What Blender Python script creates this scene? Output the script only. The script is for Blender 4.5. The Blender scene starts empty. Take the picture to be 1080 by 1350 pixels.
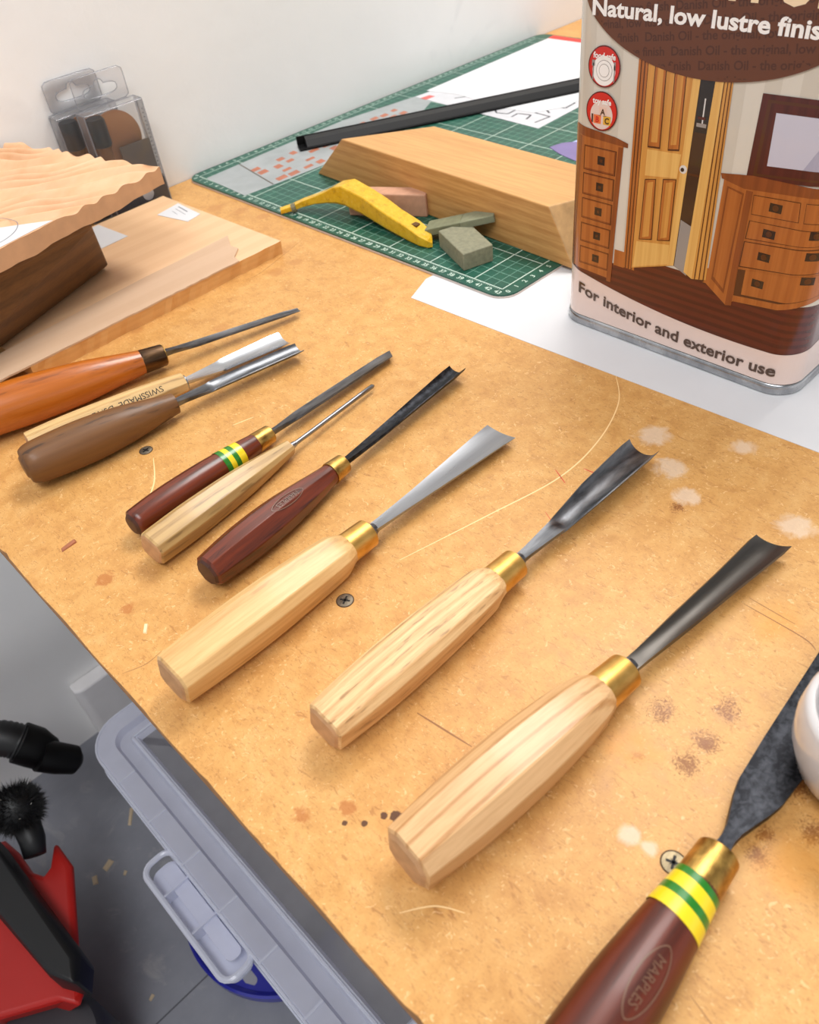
import bpy, bmesh, math, random
from mathutils import Vector, Matrix, Euler

# ------------------------------------------------------------------ camera, world, lights, exposure
C = bpy.context.scene.collection
TH = 65.5                                   # bench top above the floor, cm
PI = math.pi
def V(x, y, z=0.0): return Vector((x/100, y/100, (z+TH)/100))

cd = bpy.data.cameras.new('camera'); cam = bpy.data.objects.new('camera', cd); C.objects.link(cam)
cam.location = V(-43.993, -82.014, 31.912)
cam.rotation_euler = (math.radians(46.899), math.radians(5.6815), math.radians(-44.377))
cd.sensor_fit = 'HORIZONTAL'; cd.sensor_width = 36; cd.lens = 36
cd.clip_start = 0.01
cd.dof.use_dof = True; cd.dof.focus_distance = 0.50; cd.dof.aperture_fstop = 18
bpy.context.scene.camera = cam

w = bpy.data.worlds.new('world'); bpy.context.scene.world = w; w.use_nodes = True
w.node_tree.nodes['Background'].inputs[0].default_value = (0.98, 0.98, 1.0, 1)
w.node_tree.nodes['Background'].inputs[1].default_value = 0.78
vs = bpy.context.scene.view_settings
vs.view_transform = 'Standard'; vs.look = 'None'; vs.exposure = 0.02; vs.gamma = 1; vs.use_curve_mapping = False

def area(name, loc, target, sx, sy, power, colr):
    l = bpy.data.lights.new(name, 'AREA'); l.shape = 'RECTANGLE'; l.size = sx; l.size_y = sy
    l.energy = power; l.color = colr
    o = bpy.data.objects.new(name, l); C.objects.link(o); o.location = loc
    d = Vector(target) - Vector(loc); o.rotation_euler = d.to_track_quat('-Z', 'Y').to_euler()
    return o
area('ceiling_lamp', V(62, -22, 150), V(62, -22, 0), 0.5, 1.1, 31, (1.0, 0.98, 0.95))
area('ceiling_lamp', V(-95, -110, 165), V(-95, -110, 0), 0.6, 1.3, 25, (0.97, 0.98, 1.0))

# ------------------------------------------------------------------ helpers
def col(r, g, b, a=1.0):
    f = lambda c: ((c/255)/12.92 if c/255 <= 0.04045 else ((c/255+0.055)/1.055)**2.4)
    return (f(r), f(g), f(b), a)

def mesh_obj(name, vs_, fs, mats=None, parent=None, smooth=False, mi=None, sharp=None):
    """vertices in cm, local to the object"""
    me = bpy.data.meshes.new(name)
    me.from_pydata([(a/100, b/100, c/100) for a, b, c in vs_], [], fs)
    if mats is not None:
        for m in (mats if isinstance(mats, (list, tuple)) else [mats]): me.materials.append(m)
    if mi:
        for p, i in zip(me.polygons, mi): p.material_index = i
    bm = bmesh.new(); bm.from_mesh(me); bmesh.ops.recalc_face_normals(bm, faces=bm.faces); bm.to_mesh(me); bm.free()
    if smooth:
        for p in me.polygons: p.use_smooth = True
        if sharp is not None:
            me.set_sharp_from_angle(angle=math.radians(sharp))
    o = bpy.data.objects.new(name, me); C.objects.link(o)
    if parent: o.parent = parent
    return o

def tag(o, label=None, cat=None, group=None, kind=None):
    if label: o['label'] = label
    if cat: o['category'] = cat
    if group: o['group'] = group
    if kind: o['kind'] = kind
    return o

def empty(name, loc, label, cat, rot=None, group=None):
    o = bpy.data.objects.new(name, None); C.objects.link(o); o.location = loc
    o.empty_display_size = 0.02
    if rot is not None: o.rotation_euler = rot
    return tag(o, label, cat, group)

def bevel(o, wd, seg=2, ang=35):
    m = o.modifiers.new('bevel', 'BEVEL'); m.width = wd/100; m.segments = seg; m.limit_method = 'ANGLE'; m.angle_limit = math.radians(ang)
    return o

class MB:
    def __init__(s): s.v = []; s.f = []; s.m = []
    def add(s, vs_, fs, mi=0):
        n = len(s.v); s.v += [tuple(q) for q in vs_]; s.f += [tuple(i+n for i in f) for f in fs]; s.m += [mi]*len(fs)
    def prism(s, pts, z0, z1, mi=0):
        n = len(pts)
        s.add([(x, y, z0) for x, y in pts]+[(x, y, z1) for x, y in pts],
              [tuple(range(n-1, -1, -1)), tuple(range(n, 2*n))]+[(i, (i+1) % n, n+(i+1) % n, n+i) for i in range(n)], mi)
    def hexa(s, bot, top, mi=0):
        s.add(list(bot)+list(top), [(3, 2, 1, 0), (4, 5, 6, 7)]+[(i, (i+1) % 4, 4+(i+1) % 4, 4+i) for i in range(4)], mi)
    def box(s, x0, x1, y0, y1, z0, z1, mi=0):
        s.prism([(x0, y0), (x1, y0), (x1, y1), (x0, y1)], z0, z1, mi)
    def loft(s, secs, mi=0, caps=True, closed=True, capmi=None):
        """secs: list of rings of 3-D points"""
        n = len(secs[0]); base = len(s.v)
        for r in secs: s.v += [tuple(q) for q in r]
        for i in range(len(secs)-1):
            for j in range(n if closed else n-1):
                k = (j+1) % n
                s.f.append((base+i*n+j, base+i*n+k, base+(i+1)*n+k, base+(i+1)*n+j)); s.m.append(mi)
        if caps:
            cm = mi if capmi is None else capmi
            s.f.append(tuple(base+j for j in reversed(range(n)))); s.m.append(cm)
            s.f.append(tuple(base+(len(secs)-1)*n+j for j in range(n))); s.m.append(mi)
    def tube(s, pts, r, n=8, mi=0, closed=False):
        P = [Vector(p) for p in pts]; rings = []
        up = Vector((0, 0, 1))
        for i, p in enumerate(P):
            if closed: t = P[(i+1) % len(P)]-P[i-1]
            else: t = P[min(i+1, len(P)-1)]-P[max(i-1, 0)]
            t.normalize(); a = t.cross(up)
            if a.length < 1e-3: a = t.cross(Vector((0, 1, 0)))
            a.normalize(); b = a.cross(t)
            rr = r[i] if isinstance(r, (list, tuple)) else r
            rings.append([p+(a*math.cos(q)+b*math.sin(q))*rr for q in [2*PI*k/n for k in range(n)]])
        if closed: rings.append(rings[0])
        s.loft(rings, mi, caps=not closed)
    def lathe(s, prof, c=(0, 0), n=40, mi=0):
        """prof: (r, z) about the vertical through c"""
        rings = [[(c[0]+r*math.cos(2*PI*k/n), c[1]+r*math.sin(2*PI*k/n), z) for k in range(n)] for r, z in prof]
        s.loft(rings, mi, caps=True)
    def obj(s, name, mats, parent=None, smooth=False, sharp=None):
        return mesh_obj(name, s.v, s.f, mats, parent, smooth, s.m, sharp)

def thing(name, label, cat, x, y, z, mbuild, mats, smooth=False, sharp=None, group=None):
    o = mbuild.obj(name, mats, None, smooth, sharp); o.location = V(x, y, z); return tag(o, label, cat, group)

def rrect(x0, x1, y0, y1, r, n=6):
    pts = []
    for cx, cy, a0 in ((x1-r, y1-r, 0), (x0+r, y1-r, 90), (x0+r, y0+r, 180), (x1-r, y0+r, 270)):
        for k in range(n+1):
            a = math.radians(a0+90*k/n); pts.append((cx+r*math.cos(a), cy+r*math.sin(a)))
    return pts

# ------------------------------------------------------------------ text outlines as flat meshes
_tc = {}
def text2d(body, size=1.0, bold=0.0, align='LEFT', shear=0.0, space=1.0, sx=1.0):
    key = (body, bold, align, shear, space)
    if key not in _tc:
        cu = bpy.data.curves.new('txt', 'FONT'); cu.body = body; cu.size = 1; cu.offset = bold
        cu.align_x = align; cu.shear = shear; cu.space_character = space; cu.resolution_u = 3
        ob = bpy.data.objects.new('txt', cu)
        me = ob.to_mesh()
        _tc[key] = ([(v.co.x, v.co.y) for v in me.vertices], [tuple(p.vertices) for p in me.polygons])
        ob.to_mesh_clear(); bpy.data.objects.remove(ob); bpy.data.curves.remove(cu)
    v, f = _tc[key]
    return [(x*size*sx, y*size) for x, y in v], f

# ------------------------------------------------------------------ materials
def newmat(name):
    m = bpy.data.materials.new(name); m.use_nodes = True
    nt = m.node_tree; b = nt.nodes['Principled BSDF']
    return m, nt, b
def N(nt, t, **k):
    n = nt.nodes.new(t)
    for a, v in k.items():
        if a in n.bl_rna.properties and a != 'inputs': setattr(n, a, v)
    return n
def ramp(nt, fac, stops, interp='LINEAR'):
    r = nt.nodes.new('ShaderNodeValToRGB'); r.color_ramp.interpolation = interp
    el = r.color_ramp.elements
    while len(el) < len(stops): el.new(0.5)
    for e, (p, c) in zip(el, stops): e.position = p; e.color = c
    nt.links.new(fac, r.inputs[0]); return r.outputs[0]
def coords(nt, scale=(1, 1, 1), rot=(0, 0, 0), loc=(0, 0, 0)):
    t = nt.nodes.new('ShaderNodeTexCoord'); m = nt.nodes.new('ShaderNodeMapping')
    m.inputs['Scale'].default_value = scale; m.inputs['Rotation'].default_value = rot; m.inputs['Location'].default_value = loc
    nt.links.new(t.outputs['Object'], m.inputs[0]); return m.outputs[0]
def noise(nt, vec, scale, detail=4, rough=0.55, dist=0.0):
    n = nt.nodes.new('ShaderNodeTexNoise'); n.inputs['Scale'].default_value = scale
    n.inputs['Detail'].default_value = detail; n.inputs['Roughness'].default_value = rough; n.inputs['Distortion'].default_value = dist
    nt.links.new(vec, n.inputs['Vector']); return n.outputs[0]
def mix(nt, fac, a, b, mode='MIX'):
    n = nt.nodes.new('ShaderNodeMixRGB'); n.blend_type = mode
    for i, v in ((0, fac), (1, a), (2, b)):
        if hasattr(v, 'links'): nt.links.new(v, n.inputs[i])
        else: n.inputs[i].default_value = v
    return n.outputs[0]
def math_(nt, op, a, b=0.0, clamp=False):
    n = nt.nodes.new('ShaderNodeMath'); n.operation = op; n.use_clamp = clamp
    for i, v in ((0, a), (1, b)):
        if hasattr(v, 'links'): nt.links.new(v, n.inputs[i])
        else: n.inputs[i].default_value = v
    return n.outputs[0]
def bump(nt, b, h, strength=0.2, dist=0.001):
    n = nt.nodes.new('ShaderNodeBump'); n.inputs['Strength'].default_value = strength; n.inputs['Distance'].default_value = dist
    nt.links.new(h, n.inputs['Height']); nt.links.new(n.outputs[0], b.inputs['Normal'])

def plain(name, c, rough=0.5, metal=0.0, spec=0.5, var=0.0, vs_=40, coat=0.0):
    m, nt, b = newmat(name); b.inputs['Roughness'].default_value = rough; b.inputs['Metallic'].default_value = metal
    b.inputs['Specular IOR Level'].default_value = spec; b.inputs['Coat Weight'].default_value = coat
    if var:
        n = noise(nt, coords(nt), vs_, 5)
        dk = tuple(x*(1-var) for x in c[:3])+(1,); lt = tuple(min(1, x*(1+var*0.5)) for x in c[:3])+(1,)
        nt.links.new(ramp(nt, n, [(0.3, dk), (0.7, lt)]), b.inputs['Base Color'])
    else: b.inputs['Base Color'].default_value = c
    return m

def wood(name, light, dark, band=60, dist=3.0, axis=0, rough=0.5, pore=0.0, pscale=1.0, coat=0.0, rot=0.0, bandmix=0.8, loc=(0, 0, 0), sharp=(0.35, 0.8), along=0.06, plane='Y', streak=0.5):
    """growth bands running along the local axis, fine fibres and pores"""
    m, nt, b = newmat(name)
    sc = [1, 1, 1]; sc[axis] = along
    v = coords(nt, tuple(sc), (rot, 0, 0) if axis == 0 else (0, 0, rot), loc)
    wv = nt.nodes.new('ShaderNodeTexWave'); wv.bands_direction = plane; wv.inputs['Scale'].default_value = band
    wv.inputs['Distortion'].default_value = dist; wv.inputs['Detail'].default_value = 2; wv.inputs['Detail Scale'].default_value = 0.7
    nt.links.new(v, wv.inputs['Vector'])
    bands = ramp(nt, wv.outputs['Fac'], [(sharp[0], (0, 0, 0, 1)), (sharp[1], (1, 1, 1, 1))])
    fv = coords(nt, tuple(0.035 if i == axis else 1 for i in range(3)))
    f = noise(nt, fv, 500*pscale, 4, 0.65)
    mid = tuple((a+c)/2 for a, c in zip(light, dark))
    base = mix(nt, math_(nt, 'MULTIPLY', bands, bandmix), light, dark)
    fr = ramp(nt, f, [(0.35, dark), (0.6, light)])
    base = mix(nt, streak*0.5, base, fr)
    big = noise(nt, coords(nt, tuple(0.3 if i == axis else 1 for i in range(3))), 30, 3)
    base = mix(nt, math_(nt, 'MULTIPLY', ramp(nt, big, [(0.35, (0, 0, 0, 1)), (0.7, (1, 1, 1, 1))]), 0.25), base, mid)
    if pore:
        pv = coords(nt, tuple(0.12 if i == axis else 1 for i in range(3)), (0, 0, 0), (0.1, 0.2, 0.3))
        p = noise(nt, pv, 420*pscale, 2, 0.5)
        pm = math_(nt, 'MULTIPLY', ramp(nt, p, [(0.56, (0, 0, 0, 1)), (0.64, (1, 1, 1, 1))]), math_(nt, 'ADD', math_(nt, 'MULTIPLY', bands, 0.9), 0.08))
        base = mix(nt, math_(nt, 'MULTIPLY', pm, pore), base, tuple(x*0.45 for x in dark[:3])+(1,))
    nt.links.new(base, b.inputs['Base Color']); b.inputs['Roughness'].default_value = rough
    b.inputs['Coat Weight'].default_value = coat; b.inputs['Coat Roughness'].default_value = 0.12
    bump(nt, b, f, 0.12, 0.0004)
    return m

def steel(name, c1, c2, rough=0.3, sc=120, metal=1.0, lo=0.35, hi=0.65, along=0.25, r2=None):
    m, nt, b = newmat(name); b.inputs['Metallic'].default_value = metal
    n = noise(nt, coords(nt, (along, 1, 1)), sc, 6, 0.6, 0.4)
    nt.links.new(ramp(nt, n, [(lo, c1), (hi, c2)]), b.inputs['Base Color'])
    rr = ramp(nt, n, [(0.3, (rough,)*3+(1,)), (0.7, ((r2 or rough*1.4),)*3+(1,))])
    nt.links.new(rr, b.inputs['Roughness'])
    s = noise(nt, coords(nt, (0.03, 1, 1)), 900, 2)
    bump(nt, b, s, 0.06, 0.0003)
    return m

def clear(name, c, opacity=0.12, rough=0.05, rim=0.5, haze=0.0):
    """thin clear or frosted plastic: see-through, glossier and denser at grazing angles"""
    m = bpy.data.materials.new(name); m.use_nodes = True; nt = m.node_tree; nt.nodes.clear()
    out = nt.nodes.new('ShaderNodeOutputMaterial'); tr = nt.nodes.new('ShaderNodeBsdfTransparent'); gl = nt.nodes.new('ShaderNodeBsdfGlossy')
    df = nt.nodes.new('ShaderNodeBsdfDiffuse'); tl = nt.nodes.new('ShaderNodeBsdfTranslucent'); a = nt.nodes.new('ShaderNodeMixShader'); bb = nt.nodes.new('ShaderNodeMixShader'); d2 = nt.nodes.new('ShaderNodeMixShader')
    gl.inputs['Roughness'].default_value = rough; df.inputs[0].default_value = c; tl.inputs[0].default_value = c; tr.inputs[0].default_value = (0.97, 0.97, 0.98, 1)
    d2.inputs[0].default_value = 0.45; nt.links.new(df.outputs[0], d2.inputs[1]); nt.links.new(tl.outputs[0], d2.inputs[2])
    lw = nt.nodes.new('ShaderNodeLayerWeight'); lw.inputs[0].default_value = rim
    n = noise(nt, coords(nt), 25, 3)
    op = math_(nt, 'ADD', math_(nt, 'MULTIPLY', lw.outputs['Facing'], 0.35), math_(nt, 'ADD', opacity, math_(nt, 'MULTIPLY', math_(nt, 'SUBTRACT', n, 0.5), haze)), True)
    nt.links.new(op, a.inputs[0]); nt.links.new(tr.outputs[0], a.inputs[1]); nt.links.new(d2.outputs[0], a.inputs[2])
    fr = nt.nodes.new('ShaderNodeFresnel'); fr.inputs[0].default_value = 1.45
    nt.links.new(math_(nt, 'MULTIPLY', fr.outputs[0], 0.8), bb.inputs[0]); nt.links.new(a.outputs[0], bb.inputs[1]); nt.links.new(gl.outputs[0], bb.inputs[2])
    nt.links.new(bb.outputs[0], out.inputs[0]); return m

# bench board: mottled golden fibreboard with its own stains, smudges and flecks
def mdf_material():
    m, nt, b = newmat('fibreboard')
    v = coords(nt)
    n1 = noise(nt, v, 9, 6, 0.6); n2 = noise(nt, v, 70, 6, 0.7, 0.3); n3 = noise(nt, v, 420, 4, 0.7, 1.2)
    base = ramp(nt, n1, [(0.3, col(190, 138, 76)), (0.55, col(208, 156, 90)), (0.75, col(216, 169, 107))])
    base = mix(nt, 0.55, base, ramp(nt, n2, [(0.3, col(182, 127, 67)), (0.5, col(210, 158, 92)), (0.72, col(224, 180, 118))]))
    fl = ramp(nt, n3, [(0.27, (1, 1, 1, 1)), (0.37, (0, 0, 0, 1))])
    base = mix(nt, math_(nt, 'MULTIPLY', fl, 0.55), base, col(158, 98, 50))
    for sc_, rot_, th_, am_, cc_ in ((1000, 0.0, 0.35, 0.4, col(160, 104, 56)), (620, 0.9, 0.325, 0.45, col(150, 94, 48)), (300, 2.0, 0.30, 0.5, col(156, 98, 50)), (120, 2.0, 0.31, 0.3, col(180, 124, 70))):
        nn = noise(nt, coords(nt, (1, 0.35, 1), (0, 0, rot_), (rot_, 2, 0)), sc_, 3, 0.6, 1.6)
        base = mix(nt, math_(nt, 'MULTIPLY', ramp(nt, nn, [(th_, (1, 1, 1, 1)), (th_+0.07, (0, 0, 0, 1))]), am_), base, cc_)
    n4 = noise(nt, coords(nt, (1, 1, 1), (0, 0, 0.6), (3, 1, 0)), 260, 3, 0.6, 2.0)
    fl2 = ramp(nt, n4, [(0.61, (0, 0, 0, 1)), (0.70, (1, 1, 1, 1))])
    base = mix(nt, math_(nt, 'MULTIPLY', fl2, 0.45), base, col(250, 215, 160))
    def blobs(pts):
        acc = None
        tc = nt.nodes.new('ShaderNodeTexCoord')
        for x, y, r in pts:
            d = nt.nodes.new('ShaderNodeVectorMath'); d.operation = 'DISTANCE'; nt.links.new(tc.outputs['Object'], d.inputs[0]); d.inputs[1].default_value = (x/100, y/100, 0)
            q = math_(nt, 'SUBTRACT', 1.0, math_(nt, 'DIVIDE', d.outputs['Value'], r/100), True)
            acc = q if acc is None else math_(nt, 'MAXIMUM', acc, q)
        return acc
    def stain(pts, colr, nscale, thr, amt, dist=1.5, soft=0.08, gain=0.5):
        global_mask = blobs(pts)
        nn = noise(nt, v, nscale, 5, 0.65, dist)
        lo = noise(nt, v, 75, 4, 0.6, 0.8)
        nn = math_(nt, 'ADD', math_(nt, 'MULTIPLY', nn, 0.72), math_(nt, 'MULTIPLY', lo, 0.30))
        s = math_(nt, 'ADD', nn, math_(nt, 'MULTIPLY', global_mask, gain))
        k = math_(nt, 'MULTIPLY', math_(nt, 'DIVIDE', math_(nt, 'SUBTRACT', s, thr), soft, True), amt)
        k = math_(nt, 'MULTIPLY', k, math_(nt, 'MULTIPLY', global_mask, 4.0, True))
        return k, colr
    for k, c in (
        stain([(-24.2, -73.1, 1.6), (-22.1, -75.2, 1.5), (-24.2, -75.3, 1.3), (-25.6, -75.2, 1.5), (-23.6, -78.9, 1.6), (-27.1, -79.3, 1.3), (-26.2, -79.0, 1.0), (-26.6, -73.6, 0.8), (-24.9, -80.2, 1.4), (-12.5, -66.5, 1)], col(124, 66, 26), 380, 0.735, 0.8, 3.0, 0.09, 0.36),
        stain([(-26.4, -73.2, 1.6), (-16.6, -74.5, 2.0), (-26.5, -80.2, 2)], col(222, 150, 60), 40, 0.62, 0.5, 0.5, 0.3),
        stain([(-35.45, -68.0, 0.5), (-35.75, -67.55, 0.3), (-36.55, -67.2, 0.22), (-37.1, -66.6, 0.2)], col(70, 35, 25), 200, 0.80, 0.9, 1.5, 0.06, 0.75),
        stain([(-36.6, -66.2, 0.7), (-38.1, -65.0, 0.7), (-37, -46, 1.0), (-37.2, -49, 0.8)], col(176, 105, 50), 150, 0.72, 0.7, 1, 0.12, 0.5),
        stain([(-29.7, -75.3, 0.75), (-29.6, -76.1, 0.6), (-10.0, -64.4, 1.5), (-5.8, -66.6, 1.2), (-10.0, -72.0, 1.6), (-8, -62, 1.6), (-11.5, -66.4, 1.2)], col(226, 206, 184), 60, 0.66, 0.6, 1.2, 0.2, 0.55),
        stain([(-8.4, -24.6, 1.1), (-6.3, -24.6, 0.8), (-21.4, -22.9, 0.9), (-3.5, -8, 1.5), (-2.5, -11, 1.2), (-2, -14, 1.0), (-17, -28.5, 1)], col(186, 128, 72), 50, 0.62, 0.55, 1.0, 0.15, 0.5),
        ):
        base = mix(nt, k, base, c)
    nt.links.new(base, b.inputs['Base Color'])
    nt.links.new(ramp(nt, n2, [(0.3, (0.36,)*3+(1,)), (0.7, (0.5,)*3+(1,))]), b.inputs['Roughness'])
    b.inputs['Specular IOR Level'].default_value = 0.35
    bump(nt, b, n3, 0.05, 0.0003)
    return m

M_mdf = mdf_material()
M_mdfedge = plain('fibreboard_edge', col(176, 126, 76), 0.7, var=0.3, vs_=120)
def wall_material():
    m, nt, b = newmat('white_wall_paint'); v = coords(nt)
    n = noise(nt, v, 3, 5, 0.6); n2 = noise(nt, v, 30, 6, 0.6); n3 = noise(nt, v, 8, 3, 0.5, 1.5)
    base = ramp(nt, n, [(0.3, col(232, 232, 231)), (0.7, col(240, 239, 237))])
    base = mix(nt, math_(nt, 'MULTIPLY', ramp(nt, n3, [(0.64, (0, 0, 0, 1)), (0.72, (1, 1, 1, 1))]), 0.12), base, col(180, 182, 186))
    nt.links.new(base, b.inputs['Base Color']); b.inputs['Roughness'].default_value = 0.62
    bump(nt, b, n2, 0.35, 0.002); return m
M_wall = wall_material()
def floor_material():
    m, nt, b = newmat('grey_floor_paint'); v = coords(nt)
    n = noise(nt, v, 5, 6, 0.65); n2 = noise(nt, v, 60, 5, 0.7); n3 = noise(nt, v, 18, 6, 0.7, 0.8)
    base = ramp(nt, n, [(0.3, col(112, 114, 122)), (0.7, col(138, 140, 148))])
    base = mix(nt, math_(nt, 'MULTIPLY', ramp(nt, n3, [(0.58, (0, 0, 0, 1)), (0.72, (1, 1, 1, 1))]), 0.5), base, col(168, 166, 166))
    base = mix(nt, math_(nt, 'MULTIPLY', ramp(nt, n2, [(0.68, (0, 0, 0, 1)), (0.75, (1, 1, 1, 1))]), 0.6), base, col(185, 172, 155))
    nt.links.new(base, b.inputs['Base Color']); b.inputs['Roughness'].default_value = 0.45; bump(nt, b, n2, 0.15, 0.001); return m
M_floor = floor_material()
M_white = plain('white_paper', col(214, 214, 216), 0.6, var=0.03, vs_=15)
M_ceil = plain('ceiling_white', col(235, 235, 232), 0.8)
M_brass = steel('satin_brass', col(198, 152, 78), col(222, 180, 104), 0.36, 130, along=0.6, r2=0.44)
M_brass_old = steel('tarnished_brass', col(136, 102, 52), col(214, 174, 96), 0.3, 170, along=0.6)
M_steel = steel('brushed_steel', col(120, 124, 130), col(176, 179, 184), 0.2, 140, r2=0.34)
M_steel_d = steel('dark_tool_steel', col(84, 86, 90), col(134, 136, 140), 0.34, 160, r2=0.42)
M_steel_black = steel('blackened_steel', col(26, 27, 31), col(66, 68, 74), 0.32, 300, r2=0.46, metal=0.85, lo=0.42, hi=0.75, along=0.8)
M_steel_b = steel('polished_steel', col(176, 180, 186), col(210, 213, 218), 0.2, 60, r2=0.28)
M_steelf = steel('fine_steel', col(136, 138, 142), col(166, 168, 172), 0.26, 60, r2=0.34, along=0.05)
M_steelm = steel('mid_steel', col(92, 88, 84), col(114, 110, 106), 0.3, 60, r2=0.36, along=0.05)
M_edge = steel('ground_bevel', col(170, 172, 176), col(215, 216, 220), 0.16, 200)
M_ferr_dark = steel('dark_ferrule', col(62, 48, 38), col(112, 86, 62), 0.3, 160)
M_black = plain('black_plastic', col(6, 6, 7), 0.5, spec=0.2, var=0.2)
M_blackflat = plain('black_print', col(22, 18, 16), 0.6)

# ------------------------------------------------------------------ the setting
o = mesh_obj('wall_back', [(-500, 1.3, 0), (500, 1.3, 0), (500, 1.3, 270), (-500, 1.3, 270), (-500, 12, 0), (500, 12, 0), (500, 12, 270), (-500, 12, 270)],
             [(0, 1, 2, 3), (5, 4, 7, 6), (0, 4, 5, 1), (3, 2, 6, 7), (1, 5, 6, 2), (4, 0, 3, 7)], M_wall); tag(o, 'white painted wall behind the bench', kind='structure')
b = MB(); b.box(-500, 500, -500, 1.3, -8, 0); o = b.obj('floor', M_floor); tag(o, 'grey painted floor below the bench', kind='structure')
b = MB(); b.box(-500, 500, -500, 12, 270, 276); o = b.obj('ceiling', M_ceil); tag(o, kind='structure')
# floor seam: a shallow strip of darker joint
b = MB(); P0 = Vector((-58, -36.9)); P1 = Vector((-30, -36.7)); b.box(-58, 20, -37.05, -36.88, 0, 0.02)
o = b.obj('trim', plain('seam', col(84, 84, 90), 0.8)); tag(o, 'thin dark joint across the grey floor', kind='structure')
# boxed-in plinth at the wall foot, with broken paint edge
rs = random.Random(4)
b = MB()
prof = [(-38.2, 0.6), (-37.4, 0.0), (-30, 0.0), (60, 0.0), (60, 1.3), (-38.2, 1.3)]
b.prism([(x, y-1.0 if y < 1.3 else y) for x, y in prof], 0.0, 11.3)
o = b.obj('trim', plain('plinth_paint', col(228, 226, 226), 0.6, var=0.06, vs_=30)); bevel(o, 0.3); tag(o, 'white painted boxing at the foot of the wall', kind='structure')

# ------------------------------------------------------------------ workbench
bench = empty('workbench', V(-40, -60, -TH), 'workbench with a golden fibreboard top screwed down along its edge', 'workbench')
BO = (-40, -60, -TH)                                   # origin of the bench, for local coordinates
def blocal(pts): return [(x-BO[0], y-BO[1], z-BO[2]) for x, y, z in pts]
rs = random.Random(11)
edge = []
ny = 260
for i in range(ny+1):
    y = 1.2-(141.2)*i/ny
    d = 0.0
    if rs.random() < 0.12: d = rs.uniform(0.02, 0.09)
    edge.append((-40+d+0.03*math.sin(y*0.9), y))
top_v = [(x, y, 0) for x, y in edge]+[(130, -140, 0), (130, 1.2, 0)]
bot_v = [(-40+0.08, y, -1.6) for x, y in edge]+[(130, -140, -1.6), (130, 1.2, -1.6)]
midv = [(x-0.03 if x < 100 else x, y, -0.12) for x, y, z in top_v]
n = len(top_v)
vs_ = top_v+midv+bot_v
fs = [tuple(range(n)), tuple(range(3*n-1, 2*n-1, -1))]
mi = [0, 1]
for k in (0, 1):
    for i in range(n):
        j = (i+1) % n; fs.append((k*n+i, k*n+j, (k+1)*n+j, (k+1)*n+i)); mi.append(1)
top = mesh_obj('bench_top', vs_, fs, [M_mdf, M_mdfedge], None, False, mi)
top.location = V(0, 0, 0); top.parent = bench; top.location = Vector((40/100, 60/100, TH/100))
M_pine = wood('pine_leg', col(214, 170, 112), col(170, 118, 66), 30, 2, axis=2)
for x, y in ((20, -6), (20, -128), (122, -6), (122, -128)):
    b = MB(); b.box(x-3.5, x+3.5, y-3.5, y+3.5, 0, TH-1.6-9); o = b.obj('leg', M_pine, bench); o.location = (0.40, 0.60, 0); bevel(o, 0.2)
for x0, x1, y0, y1 in ((16.5, 125.5, -4, -1), (16.5, 125.5, -133, -130), (17, 20, -130, -4), (122, 125, -130, -4)):
    b = MB(); b.box(x0, x1, y0, y1, TH-1.6-9, TH-1.6); o = b.obj('rail', M_pine, bench); o.location = (0.40, 0.60, 0)
# countersunk cross-head screws
M_screw = steel('screw_steel', col(120, 108, 88), col(190, 174, 140), 0.45, 300); M_screw2 = steel('dull_screw', col(104, 98, 88), col(160, 150, 132), 0.5, 300)
M_hole = plain('screw_recess', col(74, 50, 30), 0.8)
def screw(x, y, a, bright=True, r=0.42):
    b = MB()
    b.lathe([(r*1.14, 0.0), (r*1.14, 0.012), (r*0.98, 0.012), (r*0.98, 0.0)], n=28, mi=1)
    b.lathe([(r, 0.004), (r, 0.025), (r*0.9, 0.035), (0.01, 0.035)], n=28, mi=0)
    for k in range(2):
        q = a+k*PI/2; cx, cy = math.cos(q), math.sin(q); L, W = r*0.66, r*0.13
        b.add([(cx*L+cy*W, cy*L-cx*W, 0.04), (cx*L-cy*W, cy*L+cx*W, 0.04), (-cx*L-cy*W, -cy*L+cx*W, 0.04), (-cx*L+cy*W, -cy*L-cx*W, 0.04)], [(0, 1, 2, 3)], 2)
    for k in range(4):
        q = a+PI/4+k*PI/2; cx, cy = math.cos(q), math.sin(q); L, W = r*0.4, r*0.03
        b.add([(cx*L+cy*W, cy*L-cx*W, 0.04), (cx*L-cy*W, cy*L+cx*W, 0.04), (-cy*W, cx*W, 0.04), (cy*W, -cx*W, 0.04)], [(0, 1, 2, 3)], 2)
    o = b.obj('screw', [M_screw if bright else M_screw2, M_hole, M_blackflat], bench, True, 30)
    o.location = ((x-BO[0])/100, (y-BO[1])/100, TH/100)
screw(-29.3, -37.6, 0.3, False, 0.40); screw(-29.15, -57.5, 0.5, False, 0.42); screw(-29.5, -77.1, 0.35, True, 0.44)
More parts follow.
